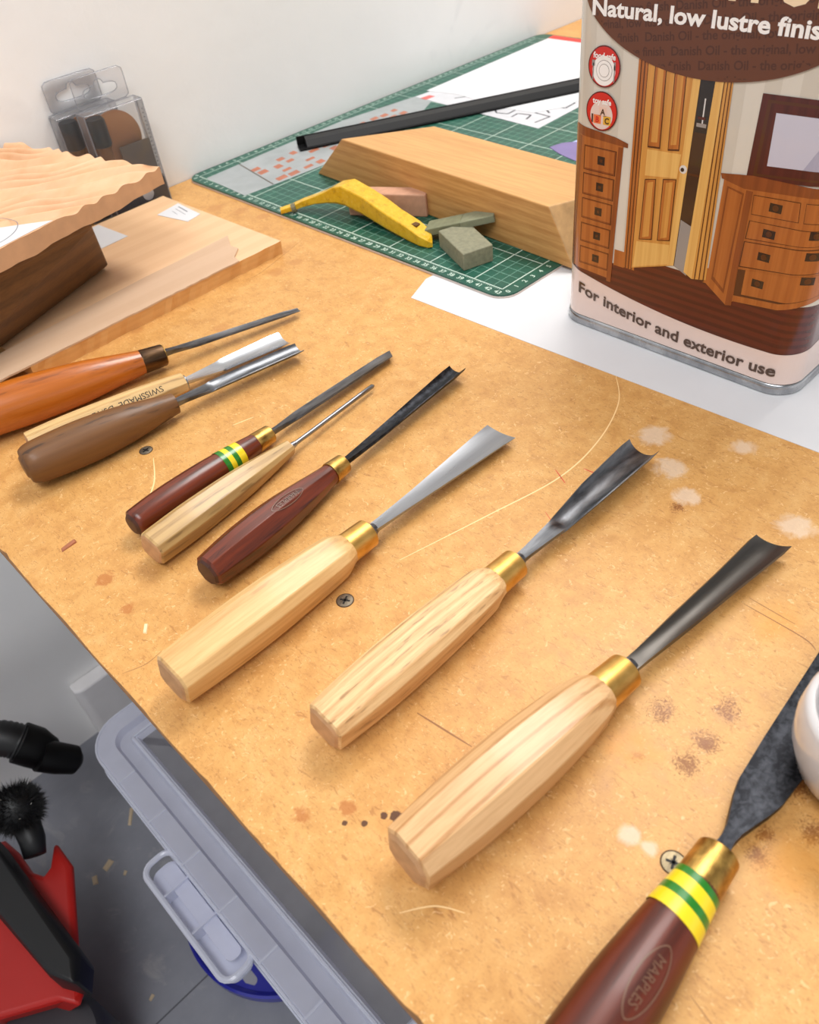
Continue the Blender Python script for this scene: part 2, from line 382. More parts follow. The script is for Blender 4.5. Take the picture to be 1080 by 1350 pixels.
# scratches and pencil lines in the board: very shallow strips
def ribbon(pts, wd, z=0.006):
    b = MB(); P = [Vector((x, y, 0)) for x, y in pts]; L = []; Rr = []
    for i, p in enumerate(P):
        t = (P[min(i+1, len(P)-1)]-P[max(i-1, 0)]).normalized(); nrm = Vector((-t.y, t.x, 0))
        w_ = wd*(0.35+0.65*math.sin(PI*min(1, max(0.0, (i+0.5)/len(P)))))
        L.append((p+nrm*w_)[:2]+(z,)); Rr.append((p-nrm*w_)[:2]+(z,))
    for i in range(len(P)-1): b.add([L[i], Rr[i], Rr[i+1], L[i+1]], [(0, 1, 2, 3)])
    return b
def curve(pts, n=10):
    out = []; P = [Vector(p) for p in pts]
    for i in range(len(P)-1):
        p0 = P[max(i-1, 0)]; p1 = P[i]; p2 = P[i+1]; p3 = P[min(i+2, len(P)-1)]
        for k in range(n):
            t = k/n
            out.append(tuple(0.5*((2*p1)+(-p0+p2)*t+(2*p0-5*p1+4*p2-p3)*t*t+(-p0+3*p1-3*p2+p3)*t**3)))
    out.append(tuple(P[-1])); return out
M_scr = plain('pale_scratch', col(244, 208, 150), 0.5); M_pen = plain('pencil_line', col(150, 100, 60), 0.6); M_red = plain('red_pencil', col(206, 62, 48), 0.6)
for pts, wd, mt in (
    ([(-25.3, -57.6), (-19.8, -58.9), (-14.6, -60.0), (-10.35, -59.7), (-6.5, -58.4), (-4.1, -56.5)], 0.045, M_scr),
    ([(-38, -70.8), (-36.9, -71.6), (-36.3, -72.6)], 0.03, M_scr), ([(-29.4, -38.7), (-30.6, -40.8), (-32.1, -42.4), (-33.2, -43.9)], 0.05, M_scr),
    ([(-24, -40), (-22.5, -40.4)], 0.04, M_scr), ([(-31.4, -65.1), (-31.2, -66.6), (-31.0, -68.1)], 0.045, M_pen),
    ([(-39.6, -52.6), (-38.5, -53.0), (-37.5, -52.9)], 0.02, M_pen), ([(-16.4, -72.6), (-16.5, -75.6), (-16.8, -76.4)], 0.03, M_pen), ([(-15.9, -72.6), (-16.0, -75.0)], 0.02, M_pen),
    ([(-13.1, -60.6), (-13.0, -61.6)], 0.035, M_red), ([(-17.4, -61.2), (-18.3, -63.1)], 0.02, M_red), ([(-14.2, -59.4), (-14.8, -60.6)], 0.03, M_red),
    ([(-3, -21.5), (-9, -23.5), (-11, -23.6)], 0.02, M_pen), ([(-33, -80), (-34, -83.5)], 0.02, M_pen)):
    o = ribbon(curve(pts), wd).obj('scratch', mt, bench); o.location = (0.40, 0.60, TH/100)

# ------------------------------------------------------------------ papers on the bench
def sheet(name, label, cat, pts, z, th, mat):
    b = MB(); x0, y0 = pts[0]; b.prism([(x-x0, y-y0) for x, y in pts], 0, th); return thing(name, label, cat, x0, y0, z, b, mat)
sheet('paper_sheet', 'large white paper sheet lying under the rectangular tin', 'paper', [(-4.8, -37.6), (-4.45, -49), (-3.9, -63), (-3.6, -71), (-3.2, -96), (34, -95), (34, -38.5), (-1.9, -36.4)], 0.0, 0.03, M_white)

# ------------------------------------------------------------------ cutting mat
MT = 0.3
mat_root = empty('cutting_mat', V(22, -22, 0.012), 'green self-healing cutting mat with a white centimetre grid lying against the wall', 'cutting mat')
def mat_green():
    m, nt, b = newmat('mat_green'); v = coords(nt)
    n = noise(nt, v, 40, 4); nt.links.new(ramp(nt, n, [(0.3, col(16, 74, 60)), (0.7, col(24, 88, 70))]), b.inputs['Base Color'])
    b.inputs['Roughness'].default_value = 0.4
    bump(nt, b, noise(nt, v, 900, 2), 0.1, 0.0003); return m
M_green = mat_green(); M_ink = plain('mat_ink', col(196, 214, 200), 0.5); M_ink2 = plain('mat_ink_fine', col(120, 165, 146), 0.5); M_core = plain('mat_core', col(206, 192, 184), 0.6)
# world x runs along b (0..58), world -y along a (0..43)
pts = rrect(-1.1, 59.3, -44.2, 1.15, 1.6)
b = MB(); b.prism([(x-22, y+22) for x, y in pts], 0, 0.16); o = b.obj('core', M_core, mat_root)
b = MB(); b.prism([(x-22, y+22) for x, y in rrect(-1.06, 59.26, -44.16, 1.11, 1.58)], 0.16, MT); b.obj('surface', M_green, mat_root)
zi = MT+0.004
def seg(b, x0, y0, x1, y1, hw, z, mi=0):
    d = Vector((x1-x0, y1-y0)).normalized(); nx, ny_ = -d.y*hw, d.x*hw
    b.add([(x0+nx-22, y0+ny_+22, z), (x0-nx-22, y0-ny_+22, z), (x1-nx-22, y1-ny_+22, z), (x1+nx-22, y1+ny_+22, z)], [(0, 1, 2, 3)], mi)
b = MB()
for i in range(44):
    bold = i % 5 == 0 or i == 43
    seg(b, 0, -i, 57, -i, 0.045 if bold else 0.022, zi+(0.002 if bold else 0), 0 if bold else 1)
for i in range(58):
    bold = i % 5 == 0 or i == 57
    seg(b, i, 0, i, -43, 0.045 if bold else 0.022, zi+(0.002 if bold else 0), 0 if bold else 1)
for i in range(0, 430, 2):
    seg(b, -0.22 if i % 10 else -0.3, -i/10, 0, -i/10, 0.012, zi, 0)
b.obj('grid_lines', [M_ink, M_ink2], mat_root)
b = MB()
def flat_text(b, body, cx, cy, size, ang, z, bold=0.0, mi=0, ox=22, oy=-22):
    v, f = text2d(body, size, bold, 'CENTER')
    ca, sa = math.cos(ang), math.sin(ang)
    b.add([(cx-ox+x*ca-y*sa, cy-oy+x*sa+y*ca, z) for x, y in v], f, mi)
for i in range(0, 44):                       # numbers 0-43 along the short edge, read from the bench edge side
    flat_text(b, str(i), -0.42-0.33, -i, 0.62, -PI/2, zi, 0.012)
for i in range(0, 58):
    flat_text(b, str(i), i, -43.78, 0.62, 0, zi, 0.012); flat_text(b, str(i), i, 0.35, 0.62, 0, zi, 0.012)
b.obj('printed_numbers', [M_ink], mat_root)

# ------------------------------------------------------------------ things on the mat
zm = MT+0.012
# plastic sleeve with orange print (thin, see-through), red card, brochure, white sheet
sl = empty('plastic_sleeve', V(0, -1.2, zm), 'clear plastic sleeve printed with orange blocks at the left end of the mat', 'sleeve')
sb = MB(); sp = [(0.1, 0), (-0.4, -7.7), (4, -8.2), (14, -8.9), (24, -7.6), (30.5, -4.2), (31.5, -1.4), (20, 0.4), (8, 0.3)]
sb.prism(sp, 0, 0.03); sb.obj('film', clear('sleeve_film', col(222, 224, 226), 0.62, 0.18, 0.4, 0.4), sl)
sb = MB(); rs = random.Random(5)
for i in range(13):
    for j in range(4):
        if rs.random() < 0.8:
            x = 4.6+i*1.75+rs.uniform(-.2, .2); y = -7.4+j*1.55+rs.uniform(-.15, .15); q = rs.uniform(0.45, 0.75); e = rs.uniform(0.3, 0.55)
            sb.prism([(x-q, y-e), (x+q*0.8, y-e*0.9), (x+q, y+e), (x-q*0.8, y+e*0.8)], 0.032, 0.034)
sb.obj('orange_print', clear('orange_print', col(226, 140, 104), 0.55, 0.3, 0.4, 1.2), sl)
sb = MB(); sb.prism([(3.0, -8.0), (3.14, -8.0), (4.6, 0.1), (4.46, 0.1)], 0.03, 0.06); sb.obj('seal_edge', clear('seal', col(150, 140, 130), 0.6), sl)
sheet('red_card', 'red card showing as a thin strip behind the white sheet', 'card', [(57.2, -1.6), (58.9, -1.4), (58.4, -20), (38, -19), (50, -2)], zm, 0.05, plain('red_card', col(232, 60, 52), 0.5))
br = empty('brochure', V(29, -23, zm+0.02), 'grey brochure page with line drawings beneath the white sheet', 'brochure')
bb_ = MB(); bb_.prism([(0, 0), (9.6, 0.4), (26, 1.2), (27, 18), (1.3, 20.4)], 0, 0.04); bb_.obj('page', plain('brochure_page', col(206, 206, 210), 0.35, var=0.08, vs_=60), br)
bb_ = MB()
def line2(b, pts, r, z): 
    for p, q in zip(pts[:-1], pts[1:]):
        d = (Vector(q)-Vector(p)); 
        if d.length == 0: continue
        d.normalize(); nx, ny_ = -d.y*r, d.x*r
        b.add([(p[0]+nx, p[1]+ny_, z), (p[0]-nx, p[1]-ny_, z), (q[0]-nx, q[1]-ny_, z), (q[0]+nx, q[1]+ny_, z)], [(0, 1, 2, 3)])
for pts in ([(1.2, 1.5), (3.5, 1.2), (3.8, 4.2), (6.2, 4.0), (6.5, 1.4), (8.4, 1.5), (8.6, 5.2)], [(2, 6), (4.6, 6.2), (5.2, 8.4), (3, 9), (1.6, 7.4), (2, 6)], [(1.4, 10), (4.4, 10.6), (5.0, 14), (3.2, 15.5)], [(4.4, 2), (5.2, 3.1)], [(1.6, 3), (2.9, 3.4), (2.6, 5.1), (1.4, 5.0)]):
    line2(bb_, pts, 0.11, 0.046)
bb_.obj('drawing', plain('drawing_ink', col(72, 72, 78), 0.6), br)
M_redink = plain('red_ink', col(206, 104, 98), 0.6)
for q in ([(1.1, 18.3), (2.6, 18.2), (2.6, 19.2), (1.2, 19.4)], [(4.7, 3.2), (5.4, 3.2), (5.4, 4.0), (4.7, 4.0)]):
    bb_ = MB(); bb_.prism(q, 0.042, 0.046); bb_.obj('red_print', M_redink, br)
sheet('paper_sheet', 'blank white paper sheet at the far end of the cutting mat', 'paper', [(57.3, -1.7), (57.2, -20.4), (42, -21.6), (35.5, -21.2), (32.6, -19.4), (32.2, -15), (33.4, -7), (32.6, -2.3)], zm+0.07, 0.03, M_white)
# purple and blue card
pc = empty('purple_card', V(26, -28, zm), 'small purple rounded card on the mat beside the tin', 'card')
b = MB(); b.prism(curve([(-0.7, 0.5), (1.0, 0.0), (2.2, -1.8), (1.6, -3.8), (-0.6, -6.0), (-2.4, -5.4), (-1.8, -2.0), (-0.7, 0.5)], 5)[:-1], 0, 0.06); b.obj('card_front', plain('purple', col(124, 110, 156), 0.6, var=0.1), pc)
b = MB(); b.prism([(1.4, -0.6), (5.6, -1.0), (4.8, -6.0), (1.2, -5.0)], 0, 0.05); o = b.obj('card_back', plain('pale_blue', col(178, 192, 232), 0.6), pc)
# black L-profile bar resting across the mat
ang = math.atan2(-17.2, 33.5)
ba = empty('black_bar', V(10.95, -3.65, zm+0.03), 'long black angle strip lying across the papers on the mat', 'straight edge', rot=(0, 0, ang))
b = MB(); b.loft([[(x, -0.85, 0.06), (x, 0.85, 0.06), (x, 0.85, 1.15), (x, 0.70, 1.15), (x, 0.70, 0.22), (x, -0.85, 0.22)] for x in (0, 46)])
o = b.obj('angle_profile', M_black, ba); bevel(o, 0.03)
b = MB(); b.loft([[(x, -0.55, 0.24), (x, 0.66, 0.24), (x, 0.66, 1.08), (x, -0.1, 0.86)] for x in (0.9, 46)]); b.obj('inner_bar', plain('black_rubber', col(10, 10, 11), 0.5), ba)

# timber block with mitred ends
M_timber = wood('timber_block', col(208, 158, 96), col(174, 118, 62), 34, 3.5, axis=1, rough=0.45, along=0.05, plane='Z', streak=0.9, bandmix=0.6)
M_timber_end = plain('timber_end', col(196, 156, 106), 0.6, var=0.25, vs_=90)
O = (6.6, -28.0)
bot = [(7.55, -11.0), (5.63, -45.6), (13.6, -49.0), (15.2, -17.0)]; tp = [(7.23, -16.3), (5.68, -42.9), (13.2, -46.3), (14.35, -22.0)]
b = MB(); b.hexa([(x-O[0], y-O[1], 0) for x, y in bot], [(x-O[0], y-O[1], 4.5) for x, y in tp])
b.m = [0, 0, 0, 1, 0, 1]
o = thing('timber_block', 'long brown timber block with slanted sawn ends on the cutting mat', 'wood block', O[0], O[1], zm, b, [M_timber, M_timber_end]); bevel(o, 0.1)

# stones
M_pink = plain('pink_stone', col(196, 148, 120), 0.7, var=0.12, vs_=160); M_grey = plain('grey_green_stone', col(134, 132, 108), 0.8, var=0.2, vs_=300); M_grey2 = plain('green_slip_stone', col(118, 120, 92), 0.75, var=0.18, vs_=220)
A = Vector((6.75, -29.35)); d = Vector((-0.52, 0.854)).normalized()*-1
# pink: front edge runs from A towards upper left
d1 = Vector((-2.55, 4.45)).normalized(); d2 = Vector((1.9, -0.62)).normalized(); d2 = Vector((-d1.y, d1.x))*-1
b = MB(); L, W = 7.6, 1.75
q = [(0, 0), (d2.x*W, d2.y*W), (d2.x*W+d1.x*L, d2.y*W+d1.y*L), (d1.x*L, d1.y*L)]
b.hexa([(x, y, 0) for x, y in q], [(x-0.05, y, 2.1) for x, y in q]); o = thing('sharpening_stone', 'pinkish brown sharpening stone block beside the yellow handle', 'sharpening stone', 6.2, -28.6, zm, b, M_pink); bevel(o, 0.12)
# grey block
b = MB(); P = [(2.51, -33.69), (0.45, -38.49), (3.14, -39.3), (5.2, -34.6)]
b.hexa([(x-0.45, y+38.49, 0) for x, y in P], [(x-0.45, y+38.49, 1.45) for x, y in P]); o = thing('sharpening_stone', 'short grey-green stone block lying flat nearest the mat numbers', 'sharpening stone', 0.45, -38.49, zm, b, M_grey); bevel(o, 0.08)
# long slip resting on it
sp = empty('slip_stone', V(3.3, -31.6, 1.05), 'long thin green slip stone propped on the grey stone against the timber', 'slip stone')
dirv = Vector((6.2-3.15, -36.2+31.2, 2.35-1.05)); dirv.normalize()
rx = dirv.to_track_quat('X', 'Z').to_euler(); sp.rotation_euler = rx
b = MB(); b.hexa([(0, -0.95, -0.25), (3.2, -0.95, -0.25), (3.2, 0.95, -0.25), (0, 0.95, -0.25)], [(0, -0.95, 0.35), (3.2, -0.95, 0.35), (3.2, 0.95, 0.35), (0, 0.95, 0.35)]); o = b.obj('coarse_half', M_grey2, sp); bevel(o, 0.06)
b = MB(); b.hexa([(3.2, -0.95, -0.25), (6.2, -0.9, -0.25), (6.2, 0.9, -0.25), (3.2, 0.95, -0.25)], [(3.2, -0.95, 0.35), (6.2, -0.9, 0.35), (6.2, 0.9, 0.35), (3.2, 0.95, 0.35)]); o = b.obj('fine_half', plain('fine_half', col(128, 130, 104), 0.75, var=0.15, vs_=220), sp); bevel(o, 0.06)

# yellow bent tool
yl = empty('yellow_handle', V(0.5, -24, zm), 'bent yellow plastic handle, worn and scuffed, arched over the mat grid', 'tool handle')
def yellow():
    m, nt, b = newmat('worn_yellow'); v = coords(nt)
    n = noise(nt, v, 160, 6, 0.7); n2 = noise(nt, v, 600, 3)
    base = ramp(nt, n, [(0.3, col(176, 132, 18)), (0.45, col(214, 166, 20)), (0.7, col(226, 186, 44))])
    base = mix(nt, math_(nt, 'MULTIPLY', ramp(nt, n2, [(0.6, (0, 0, 0, 1)), (0.7, (1, 1, 1, 1))]), 0.4), base, col(226, 208, 130))
    nt.links.new(base, b.inputs['Base Color']); b.inputs['Roughness'].default_value = 0.3; bump(nt, b, n2, 0.2, 0.0006); return m
M_yel = yellow()
# stations: front edge x, y, underside z, side height, top width, direction of the top across
yst = [(-1.15, -16.0, 0.0, 0.42, 0.75), (-0.3, -16.75, 0.15, 0.5, 0.8), (0.5, -17.4, 0.4, 0.6, 0.9), (1.1, -18.6, 0.75, 0.75, 1.1), (1.4, -19.8, 1.0, 1.05, 1.35), (1.6, -21.0, 1.2, 1.5, 1.9), (1.85, -22.0, 1.15, 1.8, 2.1), (2.0, -24.5, 0.75, 1.75, 1.9), (1.85, -26.4, 0.5, 1.65, 1.85), (1.7, -28.2, 0.3, 1.5, 1.75), (1.6, -30.7, 0.05, 1.3, 1.7), (1.5, -32.2, 0.0, 1.0, 1.6), (1.7, -33.1, 0.0, 0.7, 1.1), (2.0, -33.4, 0.05, 0.4, 0.5)]
secs = []
for i, (x, y, zb, h, wt) in enumerate(yst):
    t = Vector(yst[min(i+1, len(yst)-1)][:2])-Vector(yst[max(i-1, 0)][:2]); t.normalize(); nx2, ny3 = -t.y, t.x     # towards +x
    if i == 0: nx2, ny3 = 0.55, 0.83
    X, Y = x-0.5, y+24
    def q(u, z): return (X+nx2*u, Y+ny3*u, zb+z)
    secs.append([q(0.0, 0.12*h), q(0.0, 0.94*h), q(0.07, h), q(wt*0.94, h), q(wt, h*0.88), q(wt, 0.35*h), q(wt*0.85, 0.3*h), q(wt*0.5, 0.3*h), q(0.3, 0.05*h), q(0.12, 0.0)])
b = MB(); b.loft(secs); o = b.obj('handle_body', M_yel, yl, False)
bevel(o, 0.07, 2, 30)
b = MB(); b.prism([(1.75, -6.0), (2.35, -5.95), (2.3, -7.2), (1.75, -7.3)], 1.0, 1.37); o = b.obj('slot', plain('slot_brown', col(96, 62, 18), 0.7), yl)
b = MB(); b.prism([(1.2, -0.9), (1.9, -1.2), (1.95, -2.4), (1.3, -2.2)], 2.45, 2.5); 
b = MB(); b.tube([(-0.75, 7.35, 0.42), (-0.45, 7.1, 0.5)], 0.42, 12); b.obj('grey_band', plain('grey_band', col(120, 112, 84), 0.5), yl)

# ------------------------------------------------------------------ lower board, veneer, labels, wedge block, carved board
M_lime = wood('pale_board', col(230, 190, 148), col(214, 168, 124), 14, 2.0, axis=0, rough=0.5, along=0.08, streak=0.3, bandmix=0.4)
M_limeedge = wood('board_edge', col(226, 176, 112), col(206, 150, 88), 60, 2.5, axis=0, rough=0.6, along=0.05, plane='Z', streak=0.5, bandmix=0.25)
rs = random.Random(8)
def rough_edge(x0, y0, x1, y1, n, amp):
    out = []
    for i in range(n+1):
        t = i/n; out.append((x0+(x1-x0)*t, y0+(y1-y0)*t+(rs.uniform(-amp, amp) if 0 < i < n else 0)))
    return out
FR = (-5.9, -22.35); FL = (-30.2, -23.15); BR = (-6.4, -3.3); BL = (-30.9, -4.2)
topp = rough_edge(*FL, *FR, 40, 0.04)+[BR, BL]; botp = rough_edge(FL[0], FL[1]+0.12, FR[0], FR[1]+0.12, 40, 0.10)+[BR, BL]
n = len(topp); vv = [(x+18, y+13, 0) for x, y in botp]+[(x+18, y+13, 1.2) for x, y in topp]
o = mesh_obj('pine_board', vv, [tuple(range(n-1, -1, -1)), tuple(range(n, 2*n))]+[(i, (i+1) % n, n+(i+1) % n, n+i) for i in range(n)], [M_lime, M_limeedge], None, False, [0, 0]+[1]*n)
o.location = V(-18, -13, 0.0); tag(o, 'flat pale board lying on the bench beneath the dark wedge block', 'board')
vp = rough_edge(-33.6, -23.25, -10.6, -22.6, 40, 0.05)+[(-10.4, -21.6), (-9.2, -20.5), (-9.3, -19.5), (-8.2, -17.45), (-13.4, -17.9), (-17.4, -18.1), (-24, -18.75), (-36, -20.0), (-38, -21.5), (-37, -23.3)]
b = MB(); b.prism([(x+22, y+20) for x, y in vp], 0, 0.14)
thing('veneer_strip', 'thin pinkish veneer strip lying along the pale board front edge', 'veneer', -22, -20, 1.21, b, wood('veneer', col(206, 174, 144), col(192, 156, 124), 12, 2.5, axis=0, rough=0.6, along=0.08, streak=0.3, bandmix=0.4))
lab = empty('label_sheet', V(-7.8, -9.0, 1.215), 'small white printed label on the far corner of the pale board', 'label')
b = MB(); b.prism([(1.2, 2.5), (1.0, -1.8), (-0.7, -2.2), (-1.6, 1.9)], 0, 0.03); b.obj('paper', M_white, lab)
b = MB(); b.prism([(0.8, 1.7), (0.62, -0.2), (0.5, -0.2), (0.68, 1.7)], 0.032, 0.036); b.prism([(0.3, 1.5), (0.1, -0.6), (0.05, -0.6), (0.25, 1.5)], 0.032, 0.036); b.prism([(-0.2, 1.3), (-0.35, 0.2), (-0.4, 0.2), (-0.25, 1.3)], 0.032, 0.036); b.obj('printed_lines', plain('label_ink', col(120, 122, 128), 0.6), lab)
sheet('paper_slip', 'white paper slip poking out from beneath the dark wedge block', 'paper', [(-13.7, -8.9), (-14.1, -3.9), (-22.5, -4.6), (-22.2, -9.6)], 1.215, 0.03, M_white)
# dark walnut wedge block
M_walnut = wood('dark_brown_block', col(112, 74, 34), col(72, 44, 18), 20, 4, axis=0, rough=0.5, along=0.12, plane='Z', streak=0.8)
bo = [(-18.1, -13.4), (-18.4, -6.5), (-36.0, -7.5), (-36.0, -21.2)]; to = [(-20.7, -19.9), (-19.6, -6.5), (-36, -7.5), (-36, -23.0)]
b = MB(); zs = [0, 0.5, 6.2, 6.62]
rings = []
for z in zs:
    t = z/6.62; ins = 0.3 if z in (0, 6.62) else 0.0
    ring = []
    for (a, c) in zip(bo, to):
        x = a[0]+(c[0]-a[0])*t; y = a[1]+(c[1]-a[1])*t
        ring.append((x+28-(ins if x > -30 else 0), y+14+(ins if y < -10 else 0), z))
    rings.append(ring)
b.loft(rings)
o = thing('walnut_wedge', 'dark brown undercut timber block propping up the carved board', 'wood block', -28, -14, 1.25, b, M_walnut); bevel(o, 0.25, 3)
# carved board
cb = empty('carved_board', V(-13.2, -18.5, 7.92), 'pale limewood board carved with flowing wave grooves, propped on the dark block', 'carving', rot=(0, 0, math.atan2(-3.4, -15.2)))
# local +x runs along the front edge (to the left of the picture), local -y towards the wall
LX, LY, nx_, ny2 = 26.0, 19.6, 210, 170
def carve(x, y):
    # x along the edge, y towards the wall (positive here)
    p = 0.84*x-0.54*y; q = 0.54*x+0.84*y
    p2 = p+1.5*math.sin(q*0.30+0.5)+0.45*math.sin(q*0.62+p*0.35)+0.25*math.sin(q*1.1-p*0.5)
    wv = p2/1.8+0.22*math.sin(p2*0.9+q*0.12)
    f = wv-math.floor(wv)
    s = (f/0.6) if f < 0.6 else (1-f)/0.4             # long slope up, short slope down
    s = s*s*(3-2*s)
    h = (0.62*s-0.62)*(0.4+0.6*min(1, y/1.8))*(0.55+0.45*min(1, x/1.8))
    dd = (x-9.9)*0.80-y*0.62
    k = min(1, max(0, (0.4-dd)/0.7))
    return h*k
vv = []; ff = []
for j in range(ny2+1):
    for i in range(nx_+1):
        x = LX*i/nx_; y = LY*j/ny2
        ex = 0.0
        vv.append((x+(0.12*math.sin(y*1.3) if i == 0 else 0), -(y+(0.05*math.sin(x*1.9)+0.015*math.sin(x*6.1) if j == 0 else 0)), 1.42+carve(x, y)))
for j in range(ny2):
    for i in range(nx_):
        a = j*(nx_+1)+i; ff.append((a, a+1, a+nx_+2, a+nx_+1))
def M_carved():
    m, nt, b = newmat('carved_limewood'); v = coords(nt)
    n = noise(nt, coords(nt, (0.25, 1, 1), (0, 0, 0.7)), 60, 5); nt.links.new(ramp(nt, n, [(0.3, col(218, 168, 124)), (0.7, col(230, 188, 148))]), b.inputs['Base Color'])
    b.inputs['Roughness'].default_value = 0.5; return m
o = mesh_obj('carved_face', vv, ff, M_carved(), cb, True)
side = []
B0 = []; nb = len(vv)
per = [j*0+i for i in range(nx_+1)]+[j*(nx_+1)+nx_ for j in range(1, ny2+1)]+[ny2*(nx_+1)+i for i in range(nx_-1, -1, -1)]+[j*(nx_+1) for j in range(ny2-1, 0, -1)]
pv = [vv[k] for k in per]; m_ = len(pv)
rs = random.Random(2)
bv = [(x, y, 0.0+(0.08*math.sin(x*0.8)+0.04*math.sin(x*2.2+1) if abs(y) < 0.3 else 0)) for x, y, z in pv]
o = mesh_obj('board_core', pv+bv, [(i, (i+1) % m_, m_+(i+1) % m_, m_+i) for i in range(m_)]+[tuple(range(m_, 2*m_))], plain('sawn_limewood', col(204, 158, 118), 0.65, var=0.12, vs_=60), cb, False)
b = MB(); b.prism([(10.7, -0.15), (25.8, -0.15), (25.8, -19.0), (24.6, -17.4)], 1.43, 1.455); b.obj('paper_pattern', M_white, cb)
b = MB(); b2 = curve([(12.0, -5.1), (11.9, -2.9), (12.8, -1.6), (14.2, -0.9), (16, -0.8)], 8); line2(b, b2, 0.03, 1.47); b.obj('pencil_arc', plain('pencil', col(120, 120, 128), 0.6), cb)

# ------------------------------------------------------------------ clear hang packs by the wall
M_clear = clear('clear_plastic', col(218, 220, 224), 0.07, 0.04, 0.4); M_clearedge = clear('clear_plastic_edge', col(205, 206, 212), 0.4, 0.08, 0.3)
def hang_pack(x0, y0, label, idx):
    """x0,y0 = left front foot; 5.8 wide, 1.7 deep, 10.1 tall + hanging tab"""
    W, D, H = 6.3, 1.7, 10.1
    r = empty('hang_pack', V(x0, y0, 0.0), label, 'packaging')
    b = MB(); b.box(0, W, 0, D, 0.02, H); o = b.obj('clear_box', M_clear, r); bevel(o, 0.3, 3)
    b = MB()
    for x in (0.08, W-0.08):
        for y in (0.08, D-0.08): b.tube([(x, y, 0.1), (x, y, H-0.15)], 0.07, 6)
    for z in (0.12, H-0.08): b.tube([(0.1, 0.08, z), (W-0.1, 0.08, z), (W-0.08, D-0.1, z), (0.1, D-0.08, z)], 0.07, 6, closed=True)
    b.obj('moulded_edges', M_clearedge, r)
    # tab with sombrero slot: outer outline minus slot built as ring of quads
    zt = H+2.75; n = 48
    outer = []; inner = []
    cx, cz = W/2, H+1.25
    def oc(a):
        c, s = math.cos(a), math.sin(a); hw, hh = W/2-0.45, (zt-H)/2
        k = (abs(c/hw)**10+abs(s/hh)**10)**(-1/10); return (cx+c*k, H+hh+s*k)
    def ic(a):
        c, s = math.cos(a), math.sin(a)
        rr = (abs(c/1.75)**3+abs(s/0.5)**3)**(-1/3)
        if s > 0: rr = max(rr, 0.95*s**1.0 if abs(c) < 0.66 else rr)
        return (cx+c*rr, cz+s*rr)
    for k in range(n):
        a = 2*PI*k/n; outer.append(oc(a)); inner.append(ic(a))
    y1, y2 = D-0.12, D-0.04
    vv = [(x, y1, z) for x, z in outer]+[(x, y1, z) for x, z in inner]+[(x, y2, z) for x, z in outer]+[(x, y2, z) for x, z in inner]
    ff = []
    for k in range(n):
        j = (k+1) % n; ff += [(k, j, n+j, n+k), (2*n+k, 3*n+k, 3*n+j, 2*n+j), (k, 2*n+k, 2*n+j, j), (n+k, n+j, 3*n+j, 3*n+k)]
    tab = mesh_obj('hanging_tab', vv, ff, M_clear, r)
    b = MB(); b.tube([(x, y1, z) for x, z in outer], 0.05, 6, closed=True); b.tube([(x, y1, z) for x, z in inner], 0.05, 6, closed=True); b.obj('tab_rim', M_clearedge, tab)
    # contents
    b = MB(); b.lathe([(0.8, 6.9), (0.9, 7.0), (0.9, 9.2), (0.78, 9.4)], (1.35, 0.9), 28); o = b.obj('black_cap', plain('cap_black', col(34, 33, 38), 0.35), r, True, 40)
    b = MB(); b.lathe([(0.62, 2.4), (0.66, 6.6), (0.8, 6.8), (0.8, 7.1)], (1.35, 0.9), 28); b.obj('amber_body', plain('amber', col(136, 96, 62), 0.25, coat=0.4), r, True, 40)
    b = MB(); ns = 40; prof = [(2.55*math.cos(2*PI*k/ns), 2.55*math.sin(2*PI*k/ns)) for k in range(ns)]
    b.loft([[(3.15+x, y, 7.0+z) for x, z in prof] for y in (1.2, 1.3)]); b.obj('brown_disc', plain('brown_disc', col(166, 116, 78), 0.55), r)
    b = MB(); b.box(2.7, W-0.3, 0.5, 0.58, 2.4, 6.4); b.obj('grey_insert', plain('grey_insert', col(112, 104, 98), 0.5), r)
    b = MB(); b.box(0.25, W-0.15, 0.04, 0.12, 0.15, 2.6); b.box(W-0.13, W-0.05, 0.1, D-0.15, 0.15, 2.6); b.box(0.4, W-0.3, 0.5, D-0.3, 0.1, 2.4); b.obj('printed_base_card', plain('navy_card', col(38, 38, 50), 0.4), r)
    b = MB(); cpts = [(0.62*math.cos(2*PI*k/24), 0.62*math.sin(2*PI*k/24)) for k in range(24)]
    b.loft([[(3.9+x, y, 1.6+z) for x, z in cpts] for y in (0.02, 0.035)]); b.obj('round_logo', plain('logo_white', col(220, 220, 222), 0.5), r)
    b = MB(); v, f = text2d('DIAMOND', 0.3, 0.0, 'LEFT')
    b = MB()
    for k in range(16): b.box(W-0.42, W-0.32, -0.01, 0.02, 3.4+k*0.38, 3.52+k*0.38)
    b.obj('perforation_dots', plain('dots', col(96, 96, 102), 0.5), r)
hang_pack(-11.35, -2.45, 'front clear plastic hang pack with black-capped contents standing by the wall', 0)
hang_pack(-13.2, -0.55, 'rear clear plastic hang pack, half hidden behind the front one', 1)

